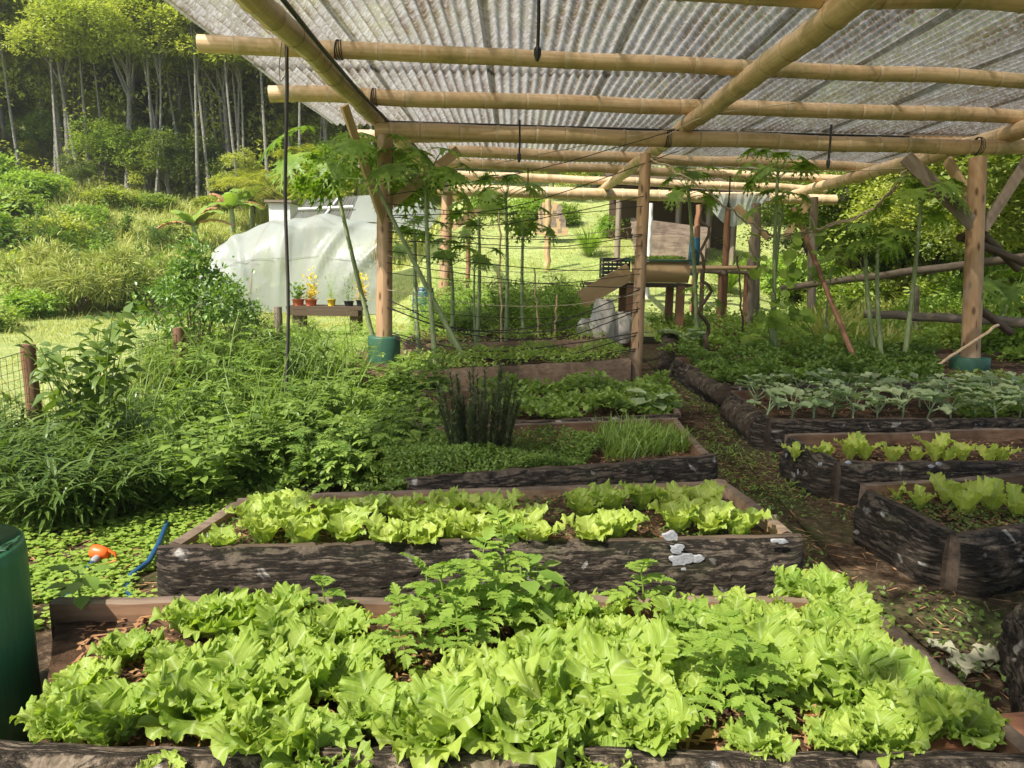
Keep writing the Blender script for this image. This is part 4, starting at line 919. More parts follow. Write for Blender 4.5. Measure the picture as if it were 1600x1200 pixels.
# low filling greens of beds as masses one cannot count
def cover(name, label, cat, quad, z, n, size, tpl, mt, h=.12, zlo=-.1, zhi=.9, clump=2.0, kind='stuff', seed=1, dens=0.0, up=False):
    rng = np.random.default_rng(seed); q = [np.array(c[:2], float) for c in quad]; u, v = rng.uniform(0, 1, (2, n, 1))
    XY = (q[0] * (1 - u) + q[1] * u) * (1 - v) + (q[3] * (1 - u) + q[2] * u) * v
    hh = np.array([max(0, .55 + 1.1 * nz(x * clump, y * clump, seed)) for x, y in XY])
    keep = hh > dens; XY = XY[keep]; hh = hh[keep]; n = len(XY)
    base = ground_h(XY[:, 0], XY[:, 1]) if z is None else z
    Z = base + h * hh * rng.uniform(.15, 1, n) ** .6
    if up: Z = base + 0 * hh
    D = rdir(n, zlo, zhi, rng); sz = rng.uniform(.65, 1.3, n) * size * (.6 + .6 * hh if up else 1)
    mb = MB(); mb.inst(tpl, frames(D, None, rng.uniform(-.7, .7, n)), np.column_stack([XY, Z]), sz)
    o = mb.build(name, M[mt]); tag(o, label, cat, None, kind); return o
def bq(i, e=0): return BEDS[i][0]
q3 = bq(2)
cover('oregano_cover', 'low fine leaved oregano spilling over the bark front of the shaded bed', 'herbs', [G(600, 758, .3), G(905, 728, .3), G(960, 680, .3), G(600, 682, .3)], .26, 13000, .024, T_OVAL, 'weed', .14, seed=3)
cover('oregano_cover', 'fringe of herb hanging over the dark bark board', 'herbs', [G(560, 790, .2), G(840, 766, .2), G(880, 735, .3), G(560, 742, .3)], .06, 9000, .026, T_OVAL, 'weed', .30, seed=4)
cover('chives', 'thin upright chives at the right end of the shaded bed', 'chives', [G(950, 722, .25), G(1080, 705, .25), G(1050, 672, .25), G(930, 675, .25)], .24, 1300, .15, T_GRASS, 'weed', 0, .75, 1, seed=5, up=True)
cover('bed_greens', 'leafy strawberry like greens filling the bed before the middle post', 'greens', [G(780, 662, .25), G(1060, 648, .25), G(1040, 604, .25), G(740, 612, .25)], .24, 3800, .06, T_SERR, 'weed', .17, seed=6)
cover('bed_greens', 'mixed low greens in the plank fronted bed', 'greens', [G(630, 580, .3), G(985, 560, .3), G(962, 540, .3), G(640, 548, .3)], .26, 3800, .05, T_OVAL, 'weed_light', .16, seed=7)
cover('bed_greens', 'green seedlings in the far narrow bed', 'greens', [G(640, 536, .28), G(950, 530, .28), G(935, 490, .28), G(640, 490, .28)], .2, 4200, .06, T_OVAL, 'weed_light', .25, seed=8)
cover('bed_greens', 'dense dim greens covering the overgrown far right bed', 'greens', [G(1120, 606, .25), G(1470, 600, .25), G(1460, 552, .25), G(1055, 556, .25)], .22, 9500, .06, T_SERR, 'weed', .22, seed=9)
cover('bed_greens', 'bright greens in the farthest right bed by the work table', 'greens', [G(1035, 555, .25), G(1600, 545, .25), G(1520, 498, .25), G(1010, 500, .25)], .2, 15000, .07, T_SERR, 'weed_light', .34, seed=10)
cover('bed_greens', 'low weeds on the soil between kale and green base', 'greens', [G(1500, 655, .25), G(1760, 655, .25), G(1700, 600, .25), G(1480, 600, .25)], .22, 3500, .05, T_SERR, 'weed', .16, seed=19)
cover('path_weeds', 'small weeds and sprouts scattered over the trodden path', 'weeds', [G(1230, 1180, 0), G(1800, 1180, 0), G(1240, 640, 0), G(1090, 640, 0)], .035, 4200, .027, T_OVAL, 'weed_dark', .05, seed=11, dens=.42)
cover('path_weeds', 'grassy weeds along the far stretch of path', 'weeds', [G(1150, 780, 0), G(1345, 800, 0), G(1120, 590, 0), G(1000, 590, 0)], .03, 2600, .045, T_LANCE, 'weed_light', .06, seed=12, dens=.4)
cover('bed_sprouts', 'tiny sprouts on the soil of the second lettuce bed', 'sprouts', BEDS[1][0], z2 + .01, 2600, .022, T_OVAL, 'weed_dark', .03, seed=13, dens=.35)
cover('bed_sprouts', 'tiny sprouts on the soil of the near right bed', 'sprouts', BEDS[6][0], soil_z(6) + .01, 2600, .022, T_OVAL, 'weed_dark', .04, seed=14, dens=.3)
cover('straw_litter', 'straw and dry stalks strewn over the path', 'straw', [G(1180, 1180, 0), G(1900, 1180, 0), G(1200, 600, 0), G(1020, 590, 0)], .05, 1300, .08, T_BLADE, 'dead', .02, -.08, .12, seed=15)
# round leaved ground cover left
def roundcover():
    rng = np.random.default_rng(61); n = 15000
    q = [G(-60, 1010, 0), G(420, 945, 0), G(430, 760, 0), G(-40, 760, 0)]; u, v = rng.uniform(0, 1, (2, n, 1))
    XY = (q[0][:2] * (1 - u) + q[1][:2] * u) * (1 - v) + (q[3][:2] * (1 - u) + q[2][:2] * u) * v
    k = np.array([nz(x * 2.2, y * 2.2, 3) + .8 * nz(x * 9, y * 9, 8) > -.28 for x, y in XY]); XY = XY[k]; n = len(XY)
    Z = .02 + .05 * rng.uniform(0, 1, n) ** 2 + .03 * np.array([max(0, nz(x * 3, y * 3, 8)) for x, y in XY])
    th = rng.uniform(0, 2 * math.pi, n); D = np.stack([np.cos(th), np.sin(th), rng.uniform(-.25, .25, n)], 1); r = rng.uniform(.014, .036, n)
    mb = MB(); mb.inst(T_ROUND, frames(D), np.column_stack([XY, Z]), r); o = mb.build('ground_cover', M['clover']); tag(o, 'round leaved pennywort carpeting the earth left of the beds', 'ground cover', None, 'stuff')
    n = 500; uu, vv = rng.uniform(0, 1, (2, n, 1)); XY = (q[0][:2] * (1 - uu) + q[1][:2] * uu) * (1 - vv) + (q[3][:2] * (1 - uu) + q[2][:2] * uu) * vv
    mb = MB(); mb.inst(T_BLADE, frames(rdir(n, -.1, .1, rng)), np.column_stack([XY, rng.uniform(.03, .05, n)]), np.column_stack([np.full(n, .12), rng.uniform(.04, .12, n), np.full(n, .04)]))
    o = mb.build('straw_litter', M['dead']); tag(o, 'dry stalks lying in the round leaved ground cover', 'straw', None, 'stuff')
roundcover()
# fallen leaves
for i, (px, py, w, lab) in enumerate([(348, 1160, .16, 'curled brown leaf lying at the near log of the nearest bed'), (1088, 1160, .07, 'small orange brown leaf beside the stem of the sunlit tomato')]):
    mb = MB(); frilly_leaf(mb, 0.5, 1.35, w, w * .28, np.random.default_rng(i), .5, nu=9, nv=11); p = G(px, py, zs + .02); mb.V = [v + np.array([p[0], p[1], zs + .02]) for v in mb.V]; o = mb.build('fallen_leaf', M['dead']); tag(o, lab, 'dead leaf')
for i, (px, py, w, lab) in enumerate([(1505, 1030, .13, 'grey wilted leaf fallen on the dark path, left of its pair'), (1545, 1042, .14, 'crumpled pale grey leaf on the dark path near the corner bed'), (1218, 812, .06, 'pale leaf on the path, upper of two by the paint marked log'), (1253, 848, .06, 'pale leaf on the path just past the log end')]):
    mb = MB()
    for k in range(3 if i < 2 else 1): frilly_leaf(mb, 2.1 * k + i, 1.25, w, w * .4, np.random.default_rng(i + k), .9, nu=9, nv=11)
    p = G(px, py, .05); mb.V = [v + np.array([p[0], p[1], .045]) for v in mb.V]; o = mb.build('fallen_leaf', M['silver']); tag(o, lab, 'dead leaf')

# rosemary
t = thing('rosemary_bush', 'dark upright rosemary bush in the shaded bed', 'rosemary', (*G(748, 712, .25)[:2], .22)); rb = np.random.default_rng(70); lf = MB(); st = MB()
for i in range(46):
    a = rb.uniform(0, 6.3); rr = .21 * math.sqrt(rb.uniform()); b = np.array(t['_o']) + [rr * math.cos(a), rr * .7 * math.sin(a), 0]; h = rb.uniform(.28, .66) * (1.05 - rr); lean = np.array([math.cos(a) * rr * .8, math.sin(a) * rr * .5, 0]) + rb.uniform(-.05, .05, 3) * [1, 1, 0]
    s = np.linspace(0, 1, 6)[:, None]; pts = b + s * [0, 0, 1] * h + lean * s ** 1.4 * .55; st.tube(pts, np.linspace(.004, .002, 6), 4, caps=False)
    n = 170; f = rb.uniform(.12, 1, n); q = np.stack([np.interp(f, s[:, 0], pts[:, c]) for c in range(3)], 1); az = rb.uniform(0, 6.3, n); D = np.stack([np.cos(az), np.sin(az), rb.uniform(.5, 1.5, n)], 1)
    lf.inst(T_BLADE, frames(D), q, np.column_stack([np.full(n, .14), rb.uniform(.03, .06, n), np.full(n, .04)]))
lf.build('needles', M['rosemary'], t); st.build('stems', M['darkwood'], t)

# ------------------------------------------------------------------ papaya plants
def papaya_blade(rng, s=.34):
    """palmate deeply cut leaf; base at origin, middle lobe to +Y"""
    V = []; F = []
    def lobe(o, ang, L, w, depth=0, zz=0):
        d = np.array([math.sin(ang), math.cos(ang)]); sd = np.array([d[1], -d[0]]); n = 6; L_ = []; R_ = []; C_ = []
        for i in range(n + 1):
            t = i / n; ww = w * (1 - t) ** .6 * (.55 + .5 * math.sin(math.pi * min(1, t * 1.3 + .1)))
            ww *= (1.0 if i % 2 else .72); dr = -.16 * (t * L) ** 2 / max(s, .1) * 2.2 - zz
            c = o + d * L * t; C_.append(len(V)); V.append((c[0], c[1], dr)); L_.append(len(V)); V.append((*(c - sd * ww), dr + .06 * ww)); R_.append(len(V)); V.append((*(c + sd * ww), dr + .06 * ww))
        for i in range(n):
            F.append((C_[i], R_[i], R_[i+1], C_[i+1])); F.append((L_[i], C_[i], C_[i+1], L_[i+1]))
        if depth == 0:
            for t, a2 in ((.42, .85), (.62, .7), (.8, .55)):
                for sg in (-1, 1): lobe(o + d * L * (t - .07), ang + sg * a2, L * .36 * (1.15 - t * .6), w * .42, 1, .16 * (t * L) ** 2 / max(s, .1) * 2.2 + zz)
    for k, a in enumerate((-2.3, -1.55, -.95, -.45, 0, .45, .95, 1.55, 2.3)):
        L = s * (1.0 - .14 * abs(a)) * rng.uniform(.92, 1.05); lobe(np.zeros(2), a, L, s * .135)
    return np.array(V), np.array(F)
def papaya_leaf(seed, L, s, el=.5):
    rng = np.random.default_rng(seed); mb = MB(); k = np.linspace(0, 1, 8)
    d = np.array([0, math.cos(el), math.sin(el)]); pts = np.outer(k * L, d) - np.outer(.22 * L * k ** 2.2, [0, 0, 1]); pts[:, 0] += .04 * L * np.sin(k * 3 + seed)
    mb.tube(pts, np.linspace(.0075, .004, 8) * (L / .5) ** .5, 5, 1, caps=False)
    V, F = papaya_blade(rng, s); dd = pts[-1] - pts[-2]; dd /= np.linalg.norm(dd); dd = dd - np.array([0, 0, .55 + .6 * rng.uniform()]); Rm = frames([dd])[0]
    mb.add((Rm @ V.T).T + pts[-1], F, 0, False); return mb
PLV = [papaya_leaf(600 + i, .5 + .05 * (i % 3), .30 + .02 * (i % 2), .35 + .22 * (i % 4)).build('leaf', [M['papaya'], M['weed_light']], None, None, False) for i in range(6)]
def papaya(lab, base, top, n, ls=1.0, r=.035, seed=0, flat=1.0, els=(0, 1), bend=.05):
    ls = ls * 1.08
    base = np.array(base, float); top = np.array(top, float); t = thing('papaya_plant', lab, 'papaya', base); rng = np.random.default_rng(700 + seed)
    k = np.linspace(0, 1, 26); ctrl = (base + top) / 2 + np.array([bend * rng.choice([-1, 1]), bend, 0]); pts = np.outer((1 - k) ** 2, base) + np.outer(2 * k * (1 - k), ctrl) + np.outer(k ** 2, top)
    mb = MB(); mb.tube(pts, [r * (1 - .45 * x) * (1 + .06 * math.sin(i * 2.6)) for i, x in enumerate(k)], 10)
    for i in range(34):   # stubs of old leaf stalks
        f = rng.uniform(.25, .96); q = np.array([np.interp(f, k, pts[:, c]) for c in range(3)]); a = rng.uniform(0, 6.3); rr = r * (1 - .45 * f); d = np.array([math.cos(a), math.sin(a), .25]); mb.tube([q + d * rr * .8, q + d * (rr + .012)], [.009, .005], 5)
    mb.build('trunk', M['papaya_stem'], t)
    for i in range(n):
        o = bpy.data.objects.new('leaf', PLV[(i + seed) % 6].data); scene.collection.objects.link(o); o.parent = t
        f = 1 - .16 * (i / n) * min(1, 1.2 / max(.3, top[2] - base[2])); q = np.array([np.interp(f, k, pts[:, c]) for c in range(3)]) - base; o.location = Vector(q)
        az = i * 2.4 + rng.uniform(-.35, .35); pitch = .55 * (1 - i / n) * 1.2 - .35 * flat * (i / n) + rng.uniform(-.1, .1); o.rotation_euler = (pitch * .8, 0, az); sc = ls * rng.uniform(.8, 1.1) * (.62 + .38 * min(1, (i + 2) / n * 1.6)); o.scale = (sc,) * 3
    return t
M['papaya_stem'] = wood_mat('papaya_stem', (.16,.22,.08), (.36,.40,.20), None, .6, 9, 5)
M['papaya_dark'] = M['papaya']
PP = [((735, 600), 9.0, (575, 262), 8.75, 9, 1.2, 'tall papaya leaning left across the front timber post'),
 ((590, 470), 9.9, (520, 262), 9.7, 11, 1.35, 'dark stemmed papaya just left of the front timber post'),
 ((682, 595), 8.9, (665, 290), 8.9, 11, 1.2, 'tall straight papaya right of the left front post'),
 ((745, 540), 11.5, (748, 340), 11.5, 7, .9, 'papaya with small crown left of centre behind the strings'),
 ((790, 545), 11.8, (790, 300), 11.8, 9, .95, 'tallest papaya behind the string trellis'),
 ((818, 540), 12.2, (818, 350), 12.2, 7, .9, 'papaya right of the tallest one behind the strings'),
 ((705, 560), 11.0, (704, 400), 11.0, 7, .85, 'low papaya crown near the far left post'),
 ((655, 560), 10.5, (648, 365), 10.5, 7, .85, 'papaya half hidden behind the tall straight one'),
 ((745, 560), 10.3, (742, 405), 10.3, 5, .7, 'small low papaya behind the lower strings'),
 ((1092, 520), 11.0, (1075, 290), 10.6, 8, .85, 'papaya right of the thin middle post'),
 ((1212, 565), 10.2, (1216, 262), 10.2, 8, .9, 'papaya growing right up to the roof, right of centre'),
 ((1205, 565), 10.4, (1222, 325), 10.4, 5, .9, 'lower papaya crown sharing the foot of the roof high one'),
 ((1370, 585), 9.8, (1352, 385), 9.8, 7, .9, 'dark papaya left of the right front post'),
 ((1378, 590), 9.7, (1372, 378), 9.9, 5, .85, 'slim papaya touching the dark one by the right post'),
 ((1410, 590), 9.6, (1440, 310), 9.6, 10, 1.0, 'big papaya crown nearest the right front post'),
 ((1100, 530), 11.0, (1095, 458), 11.0, 6, .5, 'very small papaya before the work table'),
 ((1540, 590), 11.5, (1590, 450), 11.5, 8, 1.1, 'papaya at the right edge beyond the post'),
 ((1290, 560), 11.5, (1300, 420), 11.5, 7, .8, 'papaya under the leaning reddish pole')]
for i, (b, Yb, tp, Yt, n, ls, lab) in enumerate(PP):
    bb = P(b[0], b[1], Yb); bb[2] = .15; papaya(lab, bb, P(tp[0], tp[1], Yt), n + 3, ls, .036 if ls > .8 else .02, i)
# climbing bean with heart leaves on the papaya right of centre
t = thing('climbing_bean', 'climber with heart shaped leaves wound on the papaya right of centre', 'climber', P(1195, 560, 10)); rb = np.random.default_rng(77); lf = MB(); st = MB()
for k in range(3):
    pts = np.array([P(1190 + 22 * math.sin(y * .03 + k * 2) + (1255 - 1190) * .5 * k, y, 9.95 + .1 * k) for y in np.linspace(560, 370, 20)]); st.tube(pts, .005, 4)
    n = 22; f = rb.uniform(0, 1, n); q = np.stack([np.interp(f, np.linspace(0, 1, 20), pts[:, c]) for c in range(3)], 1) + rb.uniform(-.12, .12, (n, 3)); D = rdir(n, -.9, .1, rb); D[:, 1] -= .5
    lf.inst(T_ROUND, frames(D, np.tile([0, -1.0, .6], (n, 1))), q, rb.uniform(.09, .2, n), 0, True)
lf.build('leaves', M['papaya'], t); st.build('vine', M['weed'], t)

# ------------------------------------------------------------------ weeds of the left side
def weed_proto(kind, seed):
    rng = np.random.default_rng(seed)
    if kind == 'lance':     # bamboo like grass clump
        t = thing('grass_clump', 'x', 'tall grass', (0, 0, 0), None, False); lf = MB(); st = MB()
        for i in range(26):
            a = rng.uniform(0, 6.3); h = rng.uniform(.4, .8); out = rng.uniform(.1, .45); k = np.linspace(0, 1, 7)[:, None]; d = np.array([math.cos(a), math.sin(a), 0]); pts = d * (.05 + out * k ** 1.6) + np.array([0, 0, 1]) * h * (k - .25 * k ** 3); st.tube(pts, np.linspace(.0035, .0015, 7), 4, caps=False)
            n = 15; f = rng.uniform(.2, 1, n); q = np.stack([np.interp(f, k[:, 0], pts[:, c]) for c in range(3)], 1); az = rng.uniform(0, 6.3, n); D = np.stack([np.cos(az), np.sin(az), rng.uniform(-.2, .8, n)], 1) + d * .5
            lf.inst(T_LANCE, frames(D), q, rng.uniform(.12, .24, n))
        mt = 'weed_dark' if seed % 2 else 'weed'
    elif kind == 'pinnate': # marigold / tomato like weed
        t = thing('leafy_weed', 'x', 'weed', (0, 0, 0), None, False); lf = MB(); st = MB()
        for i in range(7):
            a = rng.uniform(0, 6.3); h = rng.uniform(.35, .75); d = np.array([math.cos(a), math.sin(a), 0]); k = np.linspace(0, 1, 6)[:, None]; pts = d * (.04 + .22 * k ** 1.5) + np.array([0, 0, 1]) * h * k; st.tube(pts, np.linspace(.005, .002, 6), 4, caps=False)
            for j in range(9):
                f = .2 + .8 * j / 9; q = np.array([np.interp(f, k[:, 0], pts[:, c]) for c in range(3)]); az = j * 2.4 + rng.uniform(-.4, .4); el = rng.uniform(.1, .7)
                compound(lf, q, np.array([math.cos(az) * math.cos(el), math.sin(az) * math.cos(el), math.sin(el)]), .16 * rng.uniform(.8, 1.2), 4, .058, T_SERR if seed % 2 else T_OVAL, 0, rng)
        mt = 'weed'
    elif kind == 'oval':
        t = thing('broad_weed', 'x', 'weed', (0, 0, 0), None, False); lf = MB(); st = MB()
        for i in range(6):
            a = rng.uniform(0, 6.3); h = rng.uniform(.4, .8); d = np.array([math.cos(a), math.sin(a), 0]); k = np.linspace(0, 1, 6)[:, None]; pts = d * (.04 + .2 * k ** 1.5) + np.array([0, 0, 1]) * h * k; st.tube(pts, np.linspace(.006, .003, 6), 5, caps=False)
            n = 34; f = rng.uniform(.15, 1, n); q = np.stack([np.interp(f, k[:, 0], pts[:, c]) for c in range(3)], 1); az = rng.uniform(0, 6.3, n); D = np.stack([np.cos(az), np.sin(az), rng.uniform(-.3, .6, n)], 1); q = q + D * .04
            lf.inst(T_OVAL, frames(D, None, rng.uniform(-.4, .4, n)), q, np.column_stack([rng.uniform(.07, .12, n) * 1.1] * 3), 0, True)
        mt = 'weed_dark' if seed % 2 else 'weed'
    if kind == 'pinnate' and seed % 2 == 0: mt = 'weed_light'
    lf.build('leaves', M[mt], t, None, False); st.build('stems', M['weed'], t, None, False); return t
WL = [weed_proto('lance', 800 + i) for i in range(4)]; WP = [weed_proto('pinnate', 810 + i) for i in range(4)]; WO = [weed_proto('oval', 820 + i) for i in range(3)]
def patchweeds(protos, pts, s, lab, group, jit=.25):
    for i, (px, py, h) in enumerate(pts):
        c = G(px, py, 0); place(protos[i % len(protos)], (c[0], c[1], 0), RNG.uniform(0, 6.3), s * h * RNG.uniform(.85, 1.15), lab, group, (RNG.uniform(-.1, .1), RNG.uniform(-.1, .1)))
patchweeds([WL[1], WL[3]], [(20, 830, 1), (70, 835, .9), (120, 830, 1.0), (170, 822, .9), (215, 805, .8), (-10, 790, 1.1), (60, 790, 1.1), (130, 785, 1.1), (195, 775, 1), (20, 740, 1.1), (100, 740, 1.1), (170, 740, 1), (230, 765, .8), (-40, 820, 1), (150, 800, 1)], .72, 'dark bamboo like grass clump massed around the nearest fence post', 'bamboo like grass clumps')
patchweeds(WL, [(240, 640, 1.1), (300, 650, 1), (330, 625, 1.1), (380, 630, 1.1), (420, 600, 1.1), (470, 600, 1.0), (520, 600, .8), (480, 555, .9), (440, 545, .9), (200, 690, .8), (340, 690, 1)], .9, 'arching grass clump in the weed bank between citrus bush and green post base', 'grass clumps of the weed bank')
pw = []
for y, x0, x1 in ((790, 285, 350), (770, 300, 610), (748, 300, 640), (722, 280, 660), (700, 300, 680), (678, 330, 690), (655, 400, 690), (632, 440, 690)):
    for x in np.arange(x0, x1, 52): pw.append((x + RNG.uniform(-15, 15), y + RNG.uniform(-8, 8), RNG.uniform(.75, 1.1)))
patchweeds(WP, pw[::2], .78, 'feathery leaved weed in the green bank left of the rosemary', 'feathery weeds of the bank')
patchweeds(WO, pw[1::3], .78, 'broad leaved weed in the green bank left of the rosemary', 'broad leaved weeds of the bank')
patchweeds(WP, [(600, 762, .8), (640, 758, .7), (560, 770, .8), (610, 735, .9), (655, 735, .8), (690, 740, .6), (640, 710, .9), (600, 712, .9), (670, 690, .8)] + pw[3::4], .85, 'feathery leaved weed in the green bank left of the rosemary', 'feathery weeds of the bank')
# tall dark broadleaf by the first fence post
for px, py, s, lab in ((152, 760, 1.3, 'tall dark leaved pokeweed right of the nearest fence post'), (135, 745, 1.15, 'dark leaved weed touching the nearest fence post')):
    c = G(px, py, 0); place(WO[1], (c[0], c[1], 0), 1, (s * .8, s * .8, s * 1.45), lab, None)
def mass(name, lab, cat, quad, n, h, size, tpl, mt, seed, clump=1.2, zlo=-.2, zhi=.9, w=1.0):
    return cover(name, lab, cat, quad, None, n, size, tpl, mt, h, zlo, zhi, clump, 'stuff', seed)
mass('weed_thicket', 'tangled low weeds filling the bank left of the beds', 'weeds', [G(250, 800, 0), G(690, 760, 0), G(700, 600, 0), G(250, 620, 0)], 26000, .36, .06, T_OVAL, 'weed', 31, 1.6)
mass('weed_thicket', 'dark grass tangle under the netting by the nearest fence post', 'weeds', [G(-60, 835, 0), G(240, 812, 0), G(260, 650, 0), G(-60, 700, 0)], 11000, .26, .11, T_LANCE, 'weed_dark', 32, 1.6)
mass('weed_thicket', 'grassy tangle behind the green post base', 'weeds', [G(380, 620, 0), G(720, 600, 0), G(700, 520, 0), G(430, 530, 0)], 12000, .32, .09, T_LANCE, 'weed_light', 33, 1.2)
mass('weed_thicket', 'loose waist high weeds and stalks between the far beds and the mound', 'weeds', [P(640, 500, 13)*[1,1,0], P(940, 500, 13)*[1,1,0], P(900, 500, 17.5)*[1,1,0], P(690, 500, 17.5)*[1,1,0]], 16000, 1.0, .13, T_LANCE, 'weed_light', 35, 1.3)
mass('weed_thicket', 'pale green undergrowth round the papaya stems', 'weeds', [G(640, 560, 0), G(980, 540, 0), G(930, 480, 0), G(680, 485, 0)], 15000, .65, .07, T_LANCE, 'weed_light', 34, 1.0)

T_STALK = ([(x * .22, y, z) for x, y, z in T_GRASS[0]], T_GRASS[1])
# ------------------------------------------------------------------ citrus and other bushes, left field
def bush_proto(seed, r, h, nl, lsz, mt, tpl, lobes=9, name='bush', cat='bush', stems=True):
    rng = np.random.default_rng(seed); t = thing(name, 'x', cat, (0, 0, 0), None, False); lf = MB(); st = MB()
    for i in range(lobes):
        a = i * 2.4 + rng.uniform(-.4, .4); f = rng.uniform(.15, 1); c = np.array([math.cos(a) * r * f * .8, math.sin(a) * r * f * .8, h * (.35 + .6 * rng.uniform() * (1.1 - .5 * f))]); s = np.linspace(0, 1, 6)[:, None]
        pts = s * c + np.array([0, 0, .1 * h]) * np.sin(s * 3); st.tube(pts, np.linspace(.02, .006, 6) * r, 5, caps=False)
        n = nl // lobes; lr = r * rng.uniform(.16, .42); d = rdir(n, -1, 1, rng); rad = lr * rng.uniform(.2, 1, n) ** .5 * (1 + (rng.uniform(0, 1, n) > .85) * rng.uniform(0, .9, n)) * (1 + .35 * np.array([nz(*(v * 2.2 + i)) for v in d])); q = c + d * rad[:, None] * [1, 1, .8]; D = d + rdir(n, -.6, 1, rng) * .8
        lf.inst(tpl, frames(D, None, rng.uniform(-.8, .8, n)), q, rng.uniform(.7, 1.3, n) * lsz)
    lf.build('foliage', M[mt], t, None, False); st.build('stems', M['greywood'], t, None, False); return t
CIT = bush_proto(900, .75, 1.55, 3800, .062, 'citrus', T_OVAL, 16, 'citrus_bush', 'bush')
c = G(268, 625, 0); place(CIT, (c[0], c[1] + .6, 0), 0, (.85, .85, 1.02), 'glossy dark green citrus bush behind the second fence post', None)
c = G(330, 600, 0); place(CIT, (c[0], c[1] + .8, 0), 2, (.6, .6, .75), 'small citrus like bush before the plastic tunnel', None)
BU = [bush_proto(910 + i, 1.0, 1.0, 4200, .11, ('bush', 'weed_light', 'forest')[i], T_OVAL, 26) for i in range(3)]
BUR = [bush_proto(920 + i, 1.0, 1.2, 4200, .16, 'reed', T_LANCE, 12, 'reed_bush', 'reeds') for i in range(2)]
lb = []
for i, (px, Y, s) in enumerate([(-40, 14, .9), (40, 16, 1.0), (20, 21, 1.5), (140, 22, 1.1), (-60, 24, 2.6), (90, 25, 1.7), (200, 23, 1.0), (60, 31, 1.8), (180, 32, 1.5), (250, 33, 1.2), (-20, 33, 2.2), (330, 34, 1.2), (10, 28, 1.8), (140, 29, 1.1)]):
    p = P(px, 400, Y); lb.append(place(BU[i % 3], on(p[0], Y, -.1), RNG.uniform(0, 6), (s * .8, s * .8, s * .62), None, 'bushes of the left field'))
order_labels(lb, 'bush', 'in the sunny field left of the tunnel')
lb = []
for i, (px, Y, s) in enumerate([(110, 17, 1.2), (165, 18, 1.2), (215, 18.5, 1.1), (240, 20, 1.0), (190, 21, 1.3), (70, 18, 1.2)]):
    p = P(px, 400, Y); lb.append(place(BUR[i % 2], on(p[0], Y, -.1), RNG.uniform(0, 6), s, None, 'reed clumps of the left field'))
order_labels(lb, 'yellowing reed clump', 'in the sunny left field')
for i in range(40):
    px = RNG.uniform(-60, 290); Y = RNG.uniform(17, 28); x = P(px, 400, Y)[0]
    place((WL + WP + WO)[i % 11], on(x, Y), RNG.uniform(0, 6.3), (1.4, 1.4, RNG.uniform(1.3, 2.3)), 'tall loose weed in the sunny field left of the tunnel', 'tall weeds of the field', (RNG.uniform(-.2, .2), RNG.uniform(-.2, .2)))
for i in range(34):
    px = RNG.uniform(650, 925); Y = RNG.uniform(12.5, 17); x = P(px, 400, Y)[0]
    place((WP + WL + WP)[i % 12], on(x, Y), RNG.uniform(0, 6.3), (1.1, 1.1, RNG.uniform(1.1, 1.8)), 'tall loose weed among the far beds behind the string trellis', 'tall weeds behind the trellis', (RNG.uniform(-.2, .2), RNG.uniform(-.2, .2)))
for i in range(26):
    px = RNG.uniform(250, 520); py = RNG.uniform(575, 655); c = G(px, py, 0); f = sm(250, 560, px)
    place((WL + WP)[i % 8], (c[0], c[1], 0), RNG.uniform(0, 6.3), (.9, .9, 1.0 + .5 * f * RNG.uniform(.3, 1)), 'tall wispy weed at the top of the bank between the fence and the left post', 'wispy weeds of the bank', (RNG.uniform(-.2, .2), RNG.uniform(-.2, .2)))
cover('tall_stalks', 'long thin grass stalks standing out of the weed bank', 'grass', [G(110, 770, 0), G(560, 740, 0), G(570, 590, 0), G(180, 640, 0)], 0.15, 420, .70, T_STALK, 'weed', 0, .72, 1, seed=41, up=True)
cover('tall_stalks', 'dry pale grass stalks at the fence line', 'grass', [G(20, 760, 0), G(330, 640, 0), G(430, 575, 0), G(60, 700, 0)], 0.1, 220, .72, T_STALK, 'reed', 0, .7, 1, seed=42, up=True)
# lawn
def blades(name, lab, xr, yr, n, size, mt, seed, tpl=T_GRASS, w=1.0, fn=None, zhi=1.0, zlo=.45):
    rng = np.random.default_rng(seed); x = rng.uniform(*xr, n); y = rng.uniform(*yr, n); keep = (np.abs(x) < .78 * y + 1)
    if fn: keep &= fn(x, y)
    x, y = x[keep], y[keep]; n = len(x); D = rdir(n, zlo, zhi, rng); s = rng.uniform(.5, 1.3, n) * size * (.6 + .8 * np.array([max(0, .5 + nz(a * .5, b * .5, seed)) for a, b in zip(x, y)]))
    mb = MB(); mb.inst(tpl, frames(D), np.column_stack([x, y, ground_h(x, y)]), np.column_stack([s * w, s, s])); o = mb.build(name, M[mt]); tag(o, lab, 'grass', None, 'stuff')
outside = lambda x, y: (x < -3.7 + .12 * (y - 0)) | (y > 15) | (x > 9)
blades('grass', 'short sunlit lawn left of the netting and round the tunnel', (-20, 0), (4, 22), 75000, .07, 'lawn', 1, T_BLADE, 2.2, lambda x, y: x < -3.4 + .1 * y)
blades('grass', 'mown bright grass on the mound behind the far beds', (-8, 10), (15.5, 34), 80000, .10, 'lawn', 2, T_BLADE, 2.2)
blades('tall_grass', 'tall rank grass on the slope below the forest', (-28, -3), (24, 38), 45000, .42, 'reed', 3, T_GRASS, 1.4)
blades('tall_grass', 'tall bright grass beyond the right rails', (4.5, 15), (11.5, 24), 42000, .55, 'lawn', 4, T_GRASS, 1.2, lambda x, y: x > .38 * y + .3)
blades('tall_grass', 'grass growing among the bushes of the left field', (-16, -5), (12, 26), 20000, .16, 'lawn', 5, T_GRASS, 1.2)

